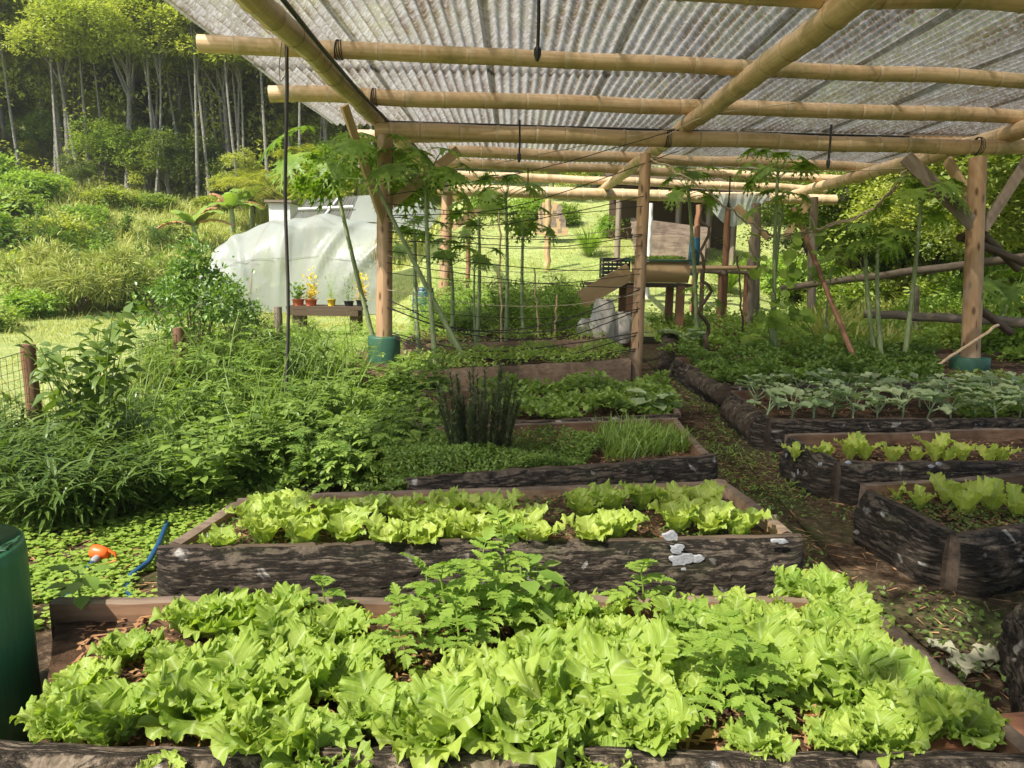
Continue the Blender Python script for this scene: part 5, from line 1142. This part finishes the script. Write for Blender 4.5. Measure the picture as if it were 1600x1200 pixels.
# ------------------------------------------------------------------ trees
def tree_proto(seed, H, cr, nl, lsz, mt, tpl=T_DIA, bare=.5, tr=.14, lobes=12, trunkmt='trunk_pale', flatc=.55, name='forest_tree', cat='tree'):
    rng = np.random.default_rng(seed); t = thing(name, 'x', cat, (0, 0, 0), None, False); tk = MB(); cw = MB()
    k = np.linspace(0, 1, 12); bend = rng.uniform(-.05, .05, 2) * H; pts = np.stack([bend[0] * np.sin(k * 2.2), bend[1] * np.sin(k * 1.7), -.3 + k * (H * .88 + .3)], 1)
    tk.tube(pts, tr * (1 - .75 * k) + .01, 8, 0)
    for i in range(lobes):
        a = i * 2.4 + rng.uniform(-.5, .5); f = rng.uniform(.1, 1) ** .6; z0 = bare + (1 - bare) * rng.uniform(-.05, .55); s = np.linspace(0, 1, 6)[:, None]
        b = np.array([np.interp(z0, k, pts[:, c]) for c in range(3)]); c = np.array([math.cos(a) * cr * f * .85, math.sin(a) * cr * f * .85, H * (bare + (1 - bare) * (.3 + .62 * rng.uniform()) - .10 * f * (1 - bare))])
        tk.tube(b + (c - b) * s + np.array([0, 0, .06 * H]) * np.sin(s * 3.1) + rng.uniform(-.03, .03, (6, 3)) * cr, np.linspace(tr * .35, tr * .08, 6), 5, 0, caps=False)
        n = nl // lobes; lr = cr * rng.uniform(.32, .55); d = rdir(n, -.7, 1, rng); ns = np.array([nz(*(v * 2.4 + i * 7)) for v in d]); rad = lr * rng.uniform(.3, 1, n) ** .45 * (1 + .5 * ns)
        q = c + d * rad[:, None] * [1, 1, flatc]; D = d * .8 + rdir(n, -.5, .6, rng); cw.inst(tpl, frames(D, None, rng.uniform(-.6, .6, n)), q, rng.uniform(.6, 1.4, n) * lsz)
    tk.build('trunk', M[trunkmt], t, None, False); cw.build('crown', M[mt], t, None, False); return t
M['trunk_pale'] = bark_mat('pale_trunk', (.25,.22,.18), (.48,.45,.38), (.68,.66,.6), .5)
M['trunk_dark'] = bark_mat('dark_trunk', (.05,.04,.03), (.14,.11,.08), (.26,.22,.17), .6)
FT = [tree_proto(1000 + i, 10.6, 3.5, 17000, .20, 'forest', T_DIA, .54, .17, 17) for i in range(4)]
FD = [tree_proto(1010 + i, 9, 2.0, 8000, .20, 'forest_dark', T_DIA, .42, .09, 14, 'trunk_pale') for i in range(3)]
FP = [tree_proto(1040 + i, 9.5, 1.5, 3500, .2, 'forest', T_DIA, .72, .085, 9, 'trunk_pale', .6, 'slender_tree') for i in range(3)]
FS = [tree_proto(1020 + i, 5, 1.9, 7000, .17, ('forest', 'forest_dark', 'bush')[i], T_DIA, .12, .07, 14, 'trunk_pale', .8, 'understorey_tree') for i in range(3)]
FTX = [(-300, 40), (-180, 37), (-60, 36), (30, 38), (120, 36), (205, 35.5), (290, 38), (370, 36.5), (440, 39), (520, 37), (-120, 44), (0, 45), (90, 44), (180, 45), (270, 43), (350, 44), (430, 46), (520, 45), (610, 42), (700, 43), (800, 46), (900, 44), (1000, 45), (1100, 43), (1200, 45), (1300, 42), (1400, 42), (1500, 40), (60, 52), (200, 53), (340, 53), (480, 54), (-100, 54), (620, 55), (780, 55), (950, 55), (1120, 55), (1280, 54), (1450, 52), (1600, 48)]
for i, (px, Y) in enumerate(FTX):
    x = P(px, 400, Y)[0]; place(FT[i % 4], on(x, Y, 0), RNG.uniform(0, 6.3), RNG.uniform(.74, .88) if Y < 41 else RNG.uniform(.9, 1.1), 'tall pale trunked tree with a high spreading light green crown at the forest edge', 'tall forest trees')
for i in range(110):
    px = RNG.uniform(-250, 1500) if i < 70 else RNG.uniform(-100, 620); Y = RNG.uniform(36.5, 56); x = P(px, 400, Y)[0]
    place(FD[i % 3], on(x, Y, 0), RNG.uniform(0, 6.3), RNG.uniform(.85, 1.2), 'slender pale stemmed tree with dark narrow crown inside the forest', 'slender forest trees')
for i in range(110):
    px = RNG.uniform(-280, 1300) if i % 2 else RNG.uniform(-100, 600); Y = RNG.uniform(34, 41) if i < 64 else RNG.uniform(40, 50); x = P(px, 400, Y)[0]
    place(FS[i % 3], on(x, Y, -.3), RNG.uniform(0, 6.3), RNG.uniform(.35, .7) * (1 if Y < 38 else 1.5), 'low bushy tree in the undergrowth at the foot of the forest', 'undergrowth trees')
for i in range(44):
    px = RNG.uniform(-80, 600); Y = RNG.uniform(34.5, 38.5); x = P(px, 400, Y)[0]
    place(FP[i % 3], on(x, Y, 0), RNG.uniform(0, 6.3), RNG.uniform(.75, 1.1), 'thin bare pale stem with a small leafy top in the front rank of the forest', 'thin front stems of the forest', (RNG.uniform(-.06, .06), RNG.uniform(-.06, .06)))
def understory():
    rng = np.random.default_rng(98); n = 80000; Y = rng.uniform(35.5, 44, n); px = rng.uniform(-120, 640, n); x = (px - 800) / FPX * Y * .99; f = rng.uniform(0, 1, n) ** 1.4; z = ground_h(x, Y) + f * 8.5
    k = np.array([nz(a * .55, b * .55, c * .35) > .0 for a, b, c in zip(x, Y, z)]); x, Y, z = x[k], Y[k], z[k]; n = len(x)
    mb = MB(); mb.inst(T_DIA, frames(rdir(n, -.9, .4, rng)), np.column_stack([x, Y, z]), rng.uniform(.14, .34, n)); o = mb.build('hanging_climbers', M['forest']); tag(o, 'leafy climbers and saplings hanging between the forest trunks', 'climbers', None, 'stuff')
understory()
# leafy forest mass behind
def forest_mass():
    rng = np.random.default_rng(99); n = 60000; x = rng.uniform(-60, 55, n); y = rng.uniform(50, 66, n); z = ground_h(x, y) + rng.uniform(0, 1, n) * 15
    D = rdir(n, -.6, .6, rng); mb = MB(); mb.inst(T_DIA, frames(D), np.column_stack([x, y, z]), rng.uniform(.4, .9, n)); o = mb.build('far_forest', M['forest']); tag(o, 'dark depth of the forest behind the nearer trees', 'forest', None, 'stuff')
forest_mass()
# right side trees, near
RT = [tree_proto(1030 + i, 7, 2.3, 15000, .13, ('forest_dark', 'bush', 'forest')[i], T_OVAL, .15, .09, 20, 'trunk_dark', .8, 'broadleaf_tree') for i in range(3)]
for i, (px, Y, s) in enumerate([(1265, 22, .8), (1350, 21, .85), (1450, 19, .85), (1520, 18, .9), (1330, 24, .9), (1420, 22, 1), (1500, 20, 1), (1590, 18, 1), (1660, 15, 1), (1740, 13, 1.1), (1380, 29, 1.1), (1480, 27, 1.2), (1600, 25, 1.3), (1260, 28, .8), (1300, 33, 1.1), (1200, 33, .9), (1750, 19, 1.3), (1540, 32, 1.5), (1700, 28, 1.6)]):
    x = P(px, 400, Y)[0]; place(RT[i % 3], on(x, Y, -.2), RNG.uniform(0, 6.3), s, 'dense dark broadleaf tree at the edge of the woods on the right', 'broadleaf trees on the right')
for i, (px, Y, s) in enumerate([(1240, 21, 1.2), (1290, 22, 1.3), (1340, 20, 1.2), (1400, 23, 1.6), (1450, 20, 1.3), (1500, 18, 1.3), (1560, 17, 1.4), (1620, 16, 1.5), (1350, 26, 1.8), (1450, 26, 1.8), (1560, 23, 1.8), (1560, 11.5, .75), (1620, 10.5, .8), (1590, 13, 1), (1640, 12, 1.1), (1470, 16, .8), (1380, 17, .7), (1300, 18, .8), (1530, 15, .9)]):
    x = P(px, 400, Y)[0]; place(BU[(i + 1) % 3], on(x, Y, -.1), RNG.uniform(0, 6.3), s, 'leafy bush in the undergrowth behind the right rails', 'bushes behind the right rails')
for i, (px, Y, s) in enumerate([(960, 27, .8), (1010, 28, .7), (880, 29, .8), (830, 30, .9), (1120, 27, .6), (1240, 25, .7), (760, 31, .8)]):
    x = P(px, 400, Y)[0]; place(BU[(i + 1) % 3], on(x, Y, -.1), RNG.uniform(0, 6.3), s, 'dark bush on top of the grassy mound behind the shelter', 'bushes on the mound')
# trees standing behind the viewer that shade the right side beds
for i, (x, y, s) in enumerate([(.9, -1.7, 1.1), (2.9, -1.0, .95), (1.2, -3.6, 1.2), (3.4, -3.2, 1.3), (5.4, -1.6, 1.3), (7.5, .6, 1.2), (3.2, -.2, .9)]):
    place(RT[i % 3], (x, y, 3.0 if i < 0 else 2.4), RNG.uniform(0, 6.3), s, 'broadleaf tree overhanging the shelter behind the viewer', 'overhanging trees')

# ------------------------------------------------------------------ palms and bananas
def palm(lab, loc, H, n, L, seed, mt='palm'):
    rng = np.random.default_rng(seed); t = thing('palm_tree', lab, 'palm', loc); tk = MB(); tk.tube([np.array(loc) + [.02 * i, 0, H * i / 6] for i in range(7)], np.linspace(.09, .06, 7), 8); tk.build('trunk', M['trunk_dark'], t); top = np.array(loc) + [.12, 0, H]
    for i in range(n):
        a = i * 2.4 + rng.uniform(-.3, .3); el = rng.uniform(.2, 1.25); d = np.array([math.cos(a) * math.cos(el), math.sin(a) * math.cos(el), math.sin(el)]); k = np.linspace(0, 1, 12); LL = L * rng.uniform(.8, 1.1); pts = top + np.outer(k * LL, d) - np.outer(.55 * LL * k ** 2.2, [0, 0, 1]); mb = MB(); mb.tube(pts, np.linspace(.02, .005, 12), 5, 0, caps=False)
        m_ = 60; f = np.linspace(.15, 1, m_); q = np.stack([np.interp(f, k, pts[:, c]) for c in range(3)], 1); sd = np.cross(d, [0, 0, 1]); sd /= np.linalg.norm(sd) + 1e-9; sg = np.where(np.arange(m_) % 2, 1, -1)[:, None]
        D = sd * sg + d * .7 + np.array([0, 0, -.45]) + rng.uniform(-.12, .12, (m_, 3)); ll = LL * .32 * np.sin(np.clip(f * 3.0, 0, 3.0)) ** .5 + .1; mb.inst(T_GRASS, frames(D), q, np.column_stack([ll * 1.0, ll, ll])); mb.build('frond', M[mt], t)
for i, (px, Y, H, lab) in enumerate([(428, 31, 1.6, 'yellow green palm nearest the dark metal bar, left of the tunnel ridge'), (470, 30, 2.6, 'tall palm directly above the whitewashed hut'), (515, 31, 1.9, 'palm with drooping pale fronds right of the tall one'), (398, 33, 1.2, 'short palm at the left end of the palm group'), (555, 33, 2.4, 'palm behind the papaya crown')]):
    p = P(px, 400, Y); palm(lab, on(p[0], Y), H, 13, 2.2, i + 5)
def banana(lab, loc, H, n, L, seed, mt='weed_light'):
    rng = np.random.default_rng(seed); t = thing('banana_plant', lab, 'banana plant', loc); loc = np.array(loc); tk = MB(); tk.tube([loc, loc + [.03, 0, H * .5], loc + [0, 0, H]], [.12, .10, .06], 10); tk.build('stem', M['papaya_stem'], t)
    for i in range(n):
        a = i * 2.4 + rng.uniform(-.4, .4); el = rng.uniform(.3, 1.2); nv, nu = 14, 5; v = np.linspace(0, 1, nv)[:, None]; u = np.linspace(-1, 1, nu)[None]; LL = L * rng.uniform(.8, 1.1); W = LL * .17; w = W * np.sin(math.pi * np.clip(v * .96 + .03, 0, 1)) ** .5
        d = np.array([math.cos(a) * math.cos(el), math.sin(a) * math.cos(el), math.sin(el)]); sd = np.array([-math.sin(a), math.cos(a), 0]); Pp = loc + [0, 0, H * .95] + d * (v * LL)[..., None] - np.array([0, 0, 1]) * (.5 * LL * v ** 2 + .25 * W * u ** 2 + .03 * np.sin(v * 30) * np.abs(u))[..., None] + sd * (u * w)[..., None]
        mb = MB(); mb.grid(Pp, 0, True); mb.build('leaf', M[mt if i % 4 else 'dead'], t)
for i, (px, Y, H, lab) in enumerate([(305, 27, 1.0, 'banana plant with torn pale leaf at the edge of the slope'), (365, 30, 1.1, 'banana plant behind the left end of the tunnel'), (395, 31, 1.3, 'banana plant right next to the palm group')]):
    p = P(px, 400, Y); banana(lab, on(p[0], Y), H, 9, 1.7, i + 50)

# ------------------------------------------------------------------ tunnel, hut, tables, shed
def tunnel():
    Y0, Y1 = 19.5, 23.5; xl = P(330, 480, Y0)[0]; xr = P(585, 480, Y0)[0]; t = thing('plastic_tunnel', 'milky plastic covered tunnel greenhouse on the lawn', 'greenhouse', ((xl + xr) / 2, Y0, 0))
    nu, nv = 60, 40; V = np.zeros((nv, nu, 3)); H = 2.62
    prof = np.interp  # outline of the near face, pixel wise: height as function of x
    hx = [0, .04, .12, .25, .45, .62, .80, 1.0]; hzv = [1.15, 1.75, 2.05, 2.35, 2.55, 2.62, 2.55, 2.42]
    for i in range(nv):
        f = i / (nv - 1)
        for j in range(nu):
            u = j / (nu - 1); top = np.interp(u, hx, hzv) - .10 * abs(math.sin(u * math.pi * 3))
            g = f * 1.45     # 0..1 front skirt, then roof going back
            if g < 1: z = top * math.sin(g * math.pi / 2) ** .8; y = Y0 + 1.0 * (1 - math.cos(g * math.pi / 2)) - .10 * (1 - g)
            else: z = top - .35 * (g - 1); y = Y0 + 1.0 + (g - 1) / .45 * 2.6
            fold = .16 * max(0, math.sin((u - .45) * 24 / (.5 + min(1, g)) + 1.0)) ** 5 + .10 * math.sin(u * 11 - f * 9) + .05 * nz(u * 4, f * 4, 3) + .02 * nz(u * 14, f * 7, 5)
            x = xl + (xr - xl) * u + (u - .5) * .5 * (1 - f) - .35 * (1 - min(1, g)) * (1 - u); V[i, j] = (x, y - fold * math.sin(min(1, g) * math.pi * .9 + .1), max(0.02, z + fold * .3 * (g > .6)))
    mb = MB(); mb.grid(V, 0, True, flip=True); mb.build('film_cover', M['film'], t)
    mb = MB(); mb.grid(V[:, [0, 0]] * 0 + np.stack([V[:, 0], V[:, 0] + [0.0, 2.6, -.6]], 1), 0, True); mb.build('film_side', M['film'], t)
    for k in range(4):
        u = (.02, .33, .62, .97)[k]; j = int(u * (nu - 1)); mb = MB(); mb.tube(V[::3, j] + [0, .03, -.02], .03, 6); mb.build('hoop', M['lumber'], t)
    mb = MB(); rows_ = V[9, :] + [0, -.03, 0]; mb.tube(rows_[::3], .006, 5); mb.build('tie_line', M['grey_metal'], t)
tunnel()
# translucent roofed shed behind the tunnel
t = thing('lean_to_shed', 'shed with steep old corrugated sheet roof behind the plastic tunnel', 'shed', on(-4.5, 25))
A, B, C_, D_ = P(452, 345, 24.2), P(545, 345, 24.2), P(560, 306, 26), P(478, 311, 26)
n = 60; u = np.linspace(0, 1, n)[None, :, None]; v = np.linspace(0, 1, 6)[:, None, None]; V = (A * (1 - u) + B * u) * (1 - v) + (D_ * (1 - u) + C_ * u) * v; V[..., 2] += .03 * np.sin(np.linspace(0, 1, n) * 130)[None]
mb = MB(); mb.grid(V, 0, True, np.stack([np.broadcast_to(np.linspace(0, 20, n), (6, n)), np.broadcast_to(np.linspace(0, 3, 6)[:, None], (6, n))], -1), flip=True); mb.build('roof_sheet', M['roof_grey'], t)
mb = MB(); mb.tube([P(466, 327, 24.9), P(552, 323, 24.9)], .05, 6); mb.tube([P(500, 346, 24.1), P(530, 308, 25.8)], .04, 6); mb.build('batten', M['wall_white'], t)
for q in (A, B, C_, D_):
    mb = MB(); mb.tube([q - [0, 0, .03], [q[0], q[1], float(ground_h(q[0], q[1]))]], .05, 8); mb.build('post', M['greywood'], t)
V2 = np.array([[B, P(600, 348, 23.8), P(660, 372, 24)], [C_, P(655, 300, 25.6), P(690, 330, 26)], [P(610, 305, 27), P(660, 305, 27), P(700, 340, 27)]]); mb = MB(); mb.grid(V2, 0, True); mb.build('film_cover', M['film'], t)
t = thing('white_hut', 'small whitewashed hut with flat roof between tunnel and palms', 'hut', on(*P(437, 340, 27)[:2])); c = P(437, 340, 27)
mb = MB(); mb.box((c[0], c[1] + .8, c[2] - .6), (.75, 1.6, 2.2)); mb.build('wall', M['wall_white'], t); mb = MB(); mb.box((c[0], c[1] + .8, c[2] + .56), (.95, 1.9, .08)); mb.build('roof', M['greywood'], t)

def crate(nm, lab, c, sx, sy, sz, mt, rz=0):
    t = thing(nm, lab, 'crate', c); mb = MB(); c = np.array(c)
    for k in range(5):
        z = sz * (k + .5) / 5
        for s in (-1, 1): mb.box(c + [0, s * sy / 2, z], (sx, .015, sz / 7)); mb.box(c + [s * sx / 2, 0, z], (.015, sy, sz / 7))
    for s in (-1, 1):
        for q in (-1, -.33, .33, 1): mb.box(c + [q * sx / 2, s * sy / 2, sz / 2], (.025, .026, sz))
        for q in (-.8, .8): mb.box(c + [s * sx / 2, q * sy / 2, sz / 2], (.026, .025, sz))
    mb.build('lattice_wall', M[mt], t); mb = MB(); mb.box(c + [0, 0, .01], (sx, sy, .02)); mb.build('bottom', M[mt], t); mb = MB(); mb.box(c + [0, 0, sz], (sx + .03, sy + .03, .02)); mb.build('rim', M[mt], t)
# work table
Yt = 13.0; a = P(985, 437, Yt); b = P(1075, 440, Yt); ztop = P(985, 408, Yt)[2]; t = thing('work_table', 'raised work table with curved pale sheet front and green topped edge', 'table', (a[0], Yt, 0))
mb = MB(); u = np.linspace(0, 1, 24)[None, :, None]; zz = np.linspace(0, 1, 10)
V = np.zeros((10, 24, 3)); 
for i in range(10):
    f = i / 9; V[i, :, 0] = np.linspace(a[0], b[0], 24); V[i, :, 1] = Yt - .12 * math.sin(f * math.pi); V[i, :, 2] = ztop - .36 * (1 - f) - .0
mb.grid(V, 0, True); mb.grid(V + [0, .03, 0], 0, True); mb.build('front_sheet', M['lumber'], t)
mb = MB(); mb.box(((a[0] + b[0]) / 2 - .02, Yt + .45, ztop + .02), (b[0] - a[0] + .12, 1.1, .035)); mb.build('top', M['blue_green'] if 'blue_green' in M else M['green_paint'], t)
mb = MB(); mb.box(((a[0] + b[0]) / 2 - .25, Yt + .6, ztop - .42), (b[0] - a[0] + .9, 1.1, .05)); mb.build('shelf', M['darkwood'], t)
for x, y in ((a[0] + .02, Yt + .1), (b[0] - .1, Yt + .1), (a[0] + .02, Yt + 1), (b[0] - .1, Yt + 1)):
    mb = MB(); mb.box((x, y, (ztop - .4) / 2), (.13, .13, ztop - .42)); mb.build('leg', M['redpole'], t)
plank('side_board', P(908, 468, Yt - .1), P(985, 424, Yt + .0), .3, .04, 'lumber', t, roll=1.57)
mb = MB(); rb = np.random.default_rng(5); n = 420; q = np.column_stack([rb.uniform(a[0], b[0], n), rb.uniform(Yt, Yt + .9, n), np.full(n, ztop + .04)]); mb.inst(T_OVAL, frames(rdir(n, .1, 1, rb)), q, rb.uniform(.05, .10, n)); o = mb.build('seedling_tray_greens', M['weed_light']); tag(o, 'green seedlings growing on top of the work table', 'seedlings', None, 'stuff')
cc = P(962, 436, 13.3); crate('plastic_crate', 'black plastic lattice crate standing at the left end of the work table', (cc[0], 13.5, cc[2]), .46, .5, .36, 'crate')
# sacks
def sack(lab, c, w, h, seed):
    t = thing('sack', lab, 'sack', c); n, m_ = 22, 16; th = np.linspace(0, 2 * math.pi, n); V = np.zeros((m_, n, 3)); c = np.array(c)
    for i in range(m_):
        f = i / (m_ - 1); r = w / 2 * (math.sin(math.pi * min(.9, f * .62 + .2)) ** .6)
        for j, a_ in enumerate(th):
            rr = r * (1 + .30 * nz(math.cos(a_) * 2, f * 3, seed + math.sin(a_)) + .07 * math.sin(a_ * 5 + f * 9) + .10 * nz(a_ * 2.5, f * 9, seed)); V[i, j] = c + [rr * math.cos(a_) + .1 * w * f * nz(seed, f, 2), rr * .75 * math.sin(a_), h * f]
    mb = MB(); mb.grid(V, 0, True); mb.build('bag', M['white_sack'], t); W2 = np.stack([V[-1], V[-1] + [0, 0, h * .05], (V[-1] - c) * [.8, .8, 1] + c + [w * .10, -.02, h * .02], (V[-1] - c) * [.2, .2, 1] + c + [w * .05, 0, -h * .01]]); W2 += np.array([[[nz(a * 3.1, j * .9, seed) * w * .12, 0, nz(a * 2, j * 1.3, seed + 4) * w * .16] for j in range(n)] for a in range(4)]) * np.array([0, .6, 1, 1])[:, None, None]
    mb = MB(); mb.grid(W2, 0, True); mb.build('folded_mouth', M['white_sack'], t)
for i, (px, py, w, h, lab) in enumerate([(942, 498, .40, .72, 'tall white sack leaning at the left end of the work table'), (972, 500, .36, .5, 'lower white sack right of the tall one under the work table'), (918, 500, .3, .38, 'slumped small white sack left of the tall one')]):
    p = P(px, py, 12.7); sack(lab, (p[0], 12.6 + .15 * i, .1), w, h, i * 7)
# slatted table
Ys = 15.0; a = P(1080, 428, Ys - .8); b = P(1178, 424, Ys - .8); t = thing('slatted_table', 'slatted bamboo drying table right of the work table', 'table', (a[0], Ys, 0)); z = P(1130, 420, Ys)[2]
for k in range(9):
    y = Ys - .8 + k * .2; mb = MB(); mb.tube([(a[0] - .05, y, z + .01 * nz(k, 1, 1)), (b[0] + .05 + .1 * nz(k, 4, 2), y, z + .04)], .035, 8); mb.build('slat', M['lumber'], t)
for x in (a[0] + .1, (a[0] + b[0]) / 2, b[0] - .1):
    mb = MB(); mb.tube([(x, Ys - .9, z - .06), (x, Ys + .9, z - .06)], .04, 8); mb.build('crossbar', M['greywood'], t)
    for y in (Ys - .7, Ys + .7): mb = MB(); mb.tube([(x, y, z - .06), (x + .02, y, 0)], .05, 8); mb.build('leg', M['redpole'], t)
# pot table at left
Yp = 14.2; a = P(452, 478, Yp); b = P(562, 480, Yp); t = thing('plant_bench', 'dark weathered bench carrying potted plants in front of the tunnel', 'bench', (a[0], Yp, 0)); z = a[2]
mb = MB(); mb.box(((a[0] + b[0]) / 2, Yp + .25, z - .03), (b[0] - a[0] + .1, .6, .06)); mb.build('top', M['darkwood'], t); mb = MB(); mb.box(((a[0] + b[0]) / 2 , Yp - .03, z - .12), (b[0] - a[0] - .05, .04, .11)); mb.build('apron', M['darkwood'], t)
for x in (a[0] + .12, b[0] - .12):
    for y in (Yp + .05, Yp + .48): mb = MB(); mb.box((x, y, (z - .06) / 2), (.14, .1, z - .06)); mb.build('leg', M['darkwood'], t)
def pot(lab, px, w, h, mt, plant, pm, seed, ph):
    p = P(px, 470, Yp + .2); rng = np.random.default_rng(seed); t = thing('potted_plant', lab, 'potted plant', (p[0], p[1], z)); c = np.array([p[0], p[1], z])
    mb = MB(); mb.tube([c, c + [0, 0, h * .9], c + [0, 0, h * .9], c + [0, 0, h]], [w * .38, w * .47, w * .52, w * .52], 16); mb.build('pot', M[mt], t)
    n = 160; d = rdir(n, 0, 1, rng); q = c + [0, 0, h] + d * rng.uniform(.02, 1, (n, 1)) * [w * .75, w * .7, ph]; mb = MB(); mb.inst(plant, frames(d + rdir(n, -.3, .6, rng) * .7), q, rng.uniform(.05, .11, n)); mb.build('leaves', M[pm], t)
pot('left terracotta trough pot of straggly seedlings on the dark bench', 466, .24, .12, 'terracotta', T_OVAL, 'citrus', 1, .35); pot('second terracotta pot with a taller leaning shrub', 486, .24, .12, 'terracotta', T_OVAL, 'flower', 2, .6)
pot('bright yellow pot with light green plant on the dark bench', 518, .17, .13, 'yellow', T_LANCE, 'weed_light', 3, .55); pot('low dark pot of grassy herbs near the right end of the bench', 545, .2, .1, 'crate', T_LANCE, 'weed', 4, .5); pot('dark pot with yellow green foliage at the end of the bench', 565, .22, .12, 'crate', T_OVAL, 'flower', 5, .55)
# blue barrel by the far left post
p = P(662, 515, 14.8); t = thing('blue_barrel', 'dark blue plastic barrel beside the far left post', 'barrel', (p[0], p[1], 0)); mb = MB(); zz = [0, .02, .25, .27, .3, .55, .57, .6, .82, .86]; mb.tube([(p[0], p[1], q) for q in zz], [.2, .215, .22, .23, .22, .22, .23, .22, .215, .19], 24); mb.build('drum', M['blue'], t); mb = MB(); mb.tube([(p[0], p[1], .862), (p[0], p[1], .90), (p[0], p[1], .91)], [.2, .2, .17], 24); mb.build('lid', M['blue'], t)
p = P(1085, 388, 17); t = thing('blue_drum', 'small blue drum beyond the work table', 'barrel', (p[0], p[1], p[2] - .3)); mb = MB(); mb.tube([(p[0], p[1], p[2] - .6), (p[0], p[1], p[2] - .2), (p[0], p[1], p[2] + .2)], [.12, .13, .115], 16); mb.build('drum', M['blue'], t); mb = MB(); mb.tube([(p[0], p[1], p[2] + .2), (p[0], p[1], p[2] + .24)], [.12, .115], 16); mb.build('lid', M['blue'], t)
# shed with boards beyond
Yd = 23; t = thing('board_shed', 'dark open shed with low horizontal board wall behind the shelter', 'shed', on(*P(1050, 380, Yd)[:2]))
for k in range(6):
    y = 352 + k * 8.5; plank('wall_board', P(985 + k, y - 8, Yd), P(1110 - 2 * k, y + 8, Yd - .2), .155, .04, 'sawn_grey', t, roll=1.57)
for i, x in enumerate((968, 1000, 1062, 1110, 1150)):
    q = P(x, 300, Yd + .1 * i); g_ = float(ground_h(q[0], q[1])); mb = MB(); mb.tube([q, (q[0], q[1], g_ - .1)], .09, 10); mb.build('post', M['greywood'], t)
q0, q1 = P(960, 288, Yd - .6), P(1170, 300, Yd - .6); mb = MB(); V = np.array([[q0, q1], [q0 + [0, 4, .9], q1 + [0, 4, .9]]]); mb.grid(V, 0, False); mb.grid(V + [0, 0, -.04], 0, False); mb.build('roof', M['darkwood'], t)
mb = MB(); mb.box((P(1050, 340, Yd + 3.6)), (4.4, .06, 2.4)); mb.build('back_wall', M['darkwood'], t)
mb = MB(); q = P(1050, 388, Yd - .5); mb.box(q, (1.9, .3, .75)); mb.build('bench_box', M['sawn_grey'], t)
for i, (x, y0, y1, Y, r, mt, lab) in enumerate([(1017, 318, 395, 19, .055, 'wall_white', 'whitish thin post before the board shed'), (1092, 320, 420, 18, .07, 'redpole', 'thin reddish post right of the board shed'), (1138, 322, 492, 14.5, .055, 'redpole', 'slim post at the slatted table'), (1178, 370, 480, 14.3, .08, 'greywood', 'thick grey post at the right end of the slatted table'), (732, 318, 440, 17, .05, 'redpole', 'slim post right of the far left timber post'), (857, 312, 380, 22, .09, 'lumber', 'pale post before the woodpile')]):
    q = P(x, y0, Y); g_ = float(ground_h(q[0], q[1])); single('standing_post', lab, 'post', q, (q[0], q[1], g_), r, r * 1.1, mt, i + 60, .04)
# hanging plastic sheet
t = thing('plastic_sheet', 'crumpled clear plastic sheet slung under the far roof edge', 'plastic sheet', P(1150, 330, 16.5)); V = np.zeros((12, 30, 3))
for i in range(12):
    for j in range(30):
        u = j / 29; v = i / 11; x = 1112 + u * 92; y = 302 + v * (12 + 45 * math.sin(math.pi * min(1, .1 + u)) * (1 - .3 * u)); V[i, j] = P(x, y, 16.4 + .25 * math.sin(u * 14 + v * 2) + .2 * v)
mb = MB(); mb.grid(V, 0, True); mb.build('film', M['film'], t)
# stacked wood at the mound top
t = thing('wood_stack', 'stack of pale split planks on top of the mound', 'wood stack', on(*P(862, 350, 26)[:2]))
for k in range(13):
    rr_ = np.random.default_rng(k); y = 322 + k * 3.2; plank('split_plank', P(846 - k * .8 + rr_.uniform(-3, 3), y, 26), P(874 + k * .9 + rr_.uniform(-3, 3), y + 1.5, 26), .07, .25, 'sawn_grey' if k % 3 else 'lumber', t)
# pampas tufts
for i, (px, Y, lab) in enumerate([(1140, 20, 'fountain like green grass tuft behind the slatted table'), (920, 24, 'spiky grass tuft left of the board shed')]):
    rg = np.random.default_rng(i); q = on(P(px, 400, Y)[0], Y); t = thing('grass_tuft', lab, 'grass', q); n = 260; az = rg.uniform(0, 6.3, n); D = np.stack([np.cos(az) * .6, np.sin(az) * .6, rg.uniform(.5, 1.6, n)], 1); mb = MB(); mb.inst(T_GRASS, frames(D), q + D * .03, np.column_stack([np.full(n, .6), rg.uniform(.6, 1.2, n), rg.uniform(.6, 1.3, n)])); mb.build('blades', M['weed_light'], t)
# far garden beds path (pale paved patch)
q = [P(x, y, Y) for x, y, Y in ((795, 495, 0), (0, 0, 0))] if False else None
pp = [G(800, 508, .06), G(880, 500, .06), G(872, 474, .06), G(820, 478, .06)]
mb = MB(); mb.add(pp, [[0, 1, 2, 3]]); o = mb.build('far_path', M['path']); tag(o, None, None, None, 'structure')

# ------------------------------------------------------------------ air
hz_me = MB(); hz_me.box((0, 28, 21), (124, 96, 48)); hm, hnt, hout = mat('pale_haze'); pv = N(hnt, "ShaderNodeVolumePrincipled"); pv.inputs['Color'].default_value = (.95, .95, .90, 1); pv.inputs['Density'].default_value = .0008; pv.inputs['Anisotropy'].default_value = .3
hnt.links.new(pv.outputs[0], hout.inputs['Volume']); ho = hz_me.build('haze', hm); tag(ho, None, None, None, 'stuff')
for o in PROTO:
    me = o.data; bpy.data.objects.remove(o)
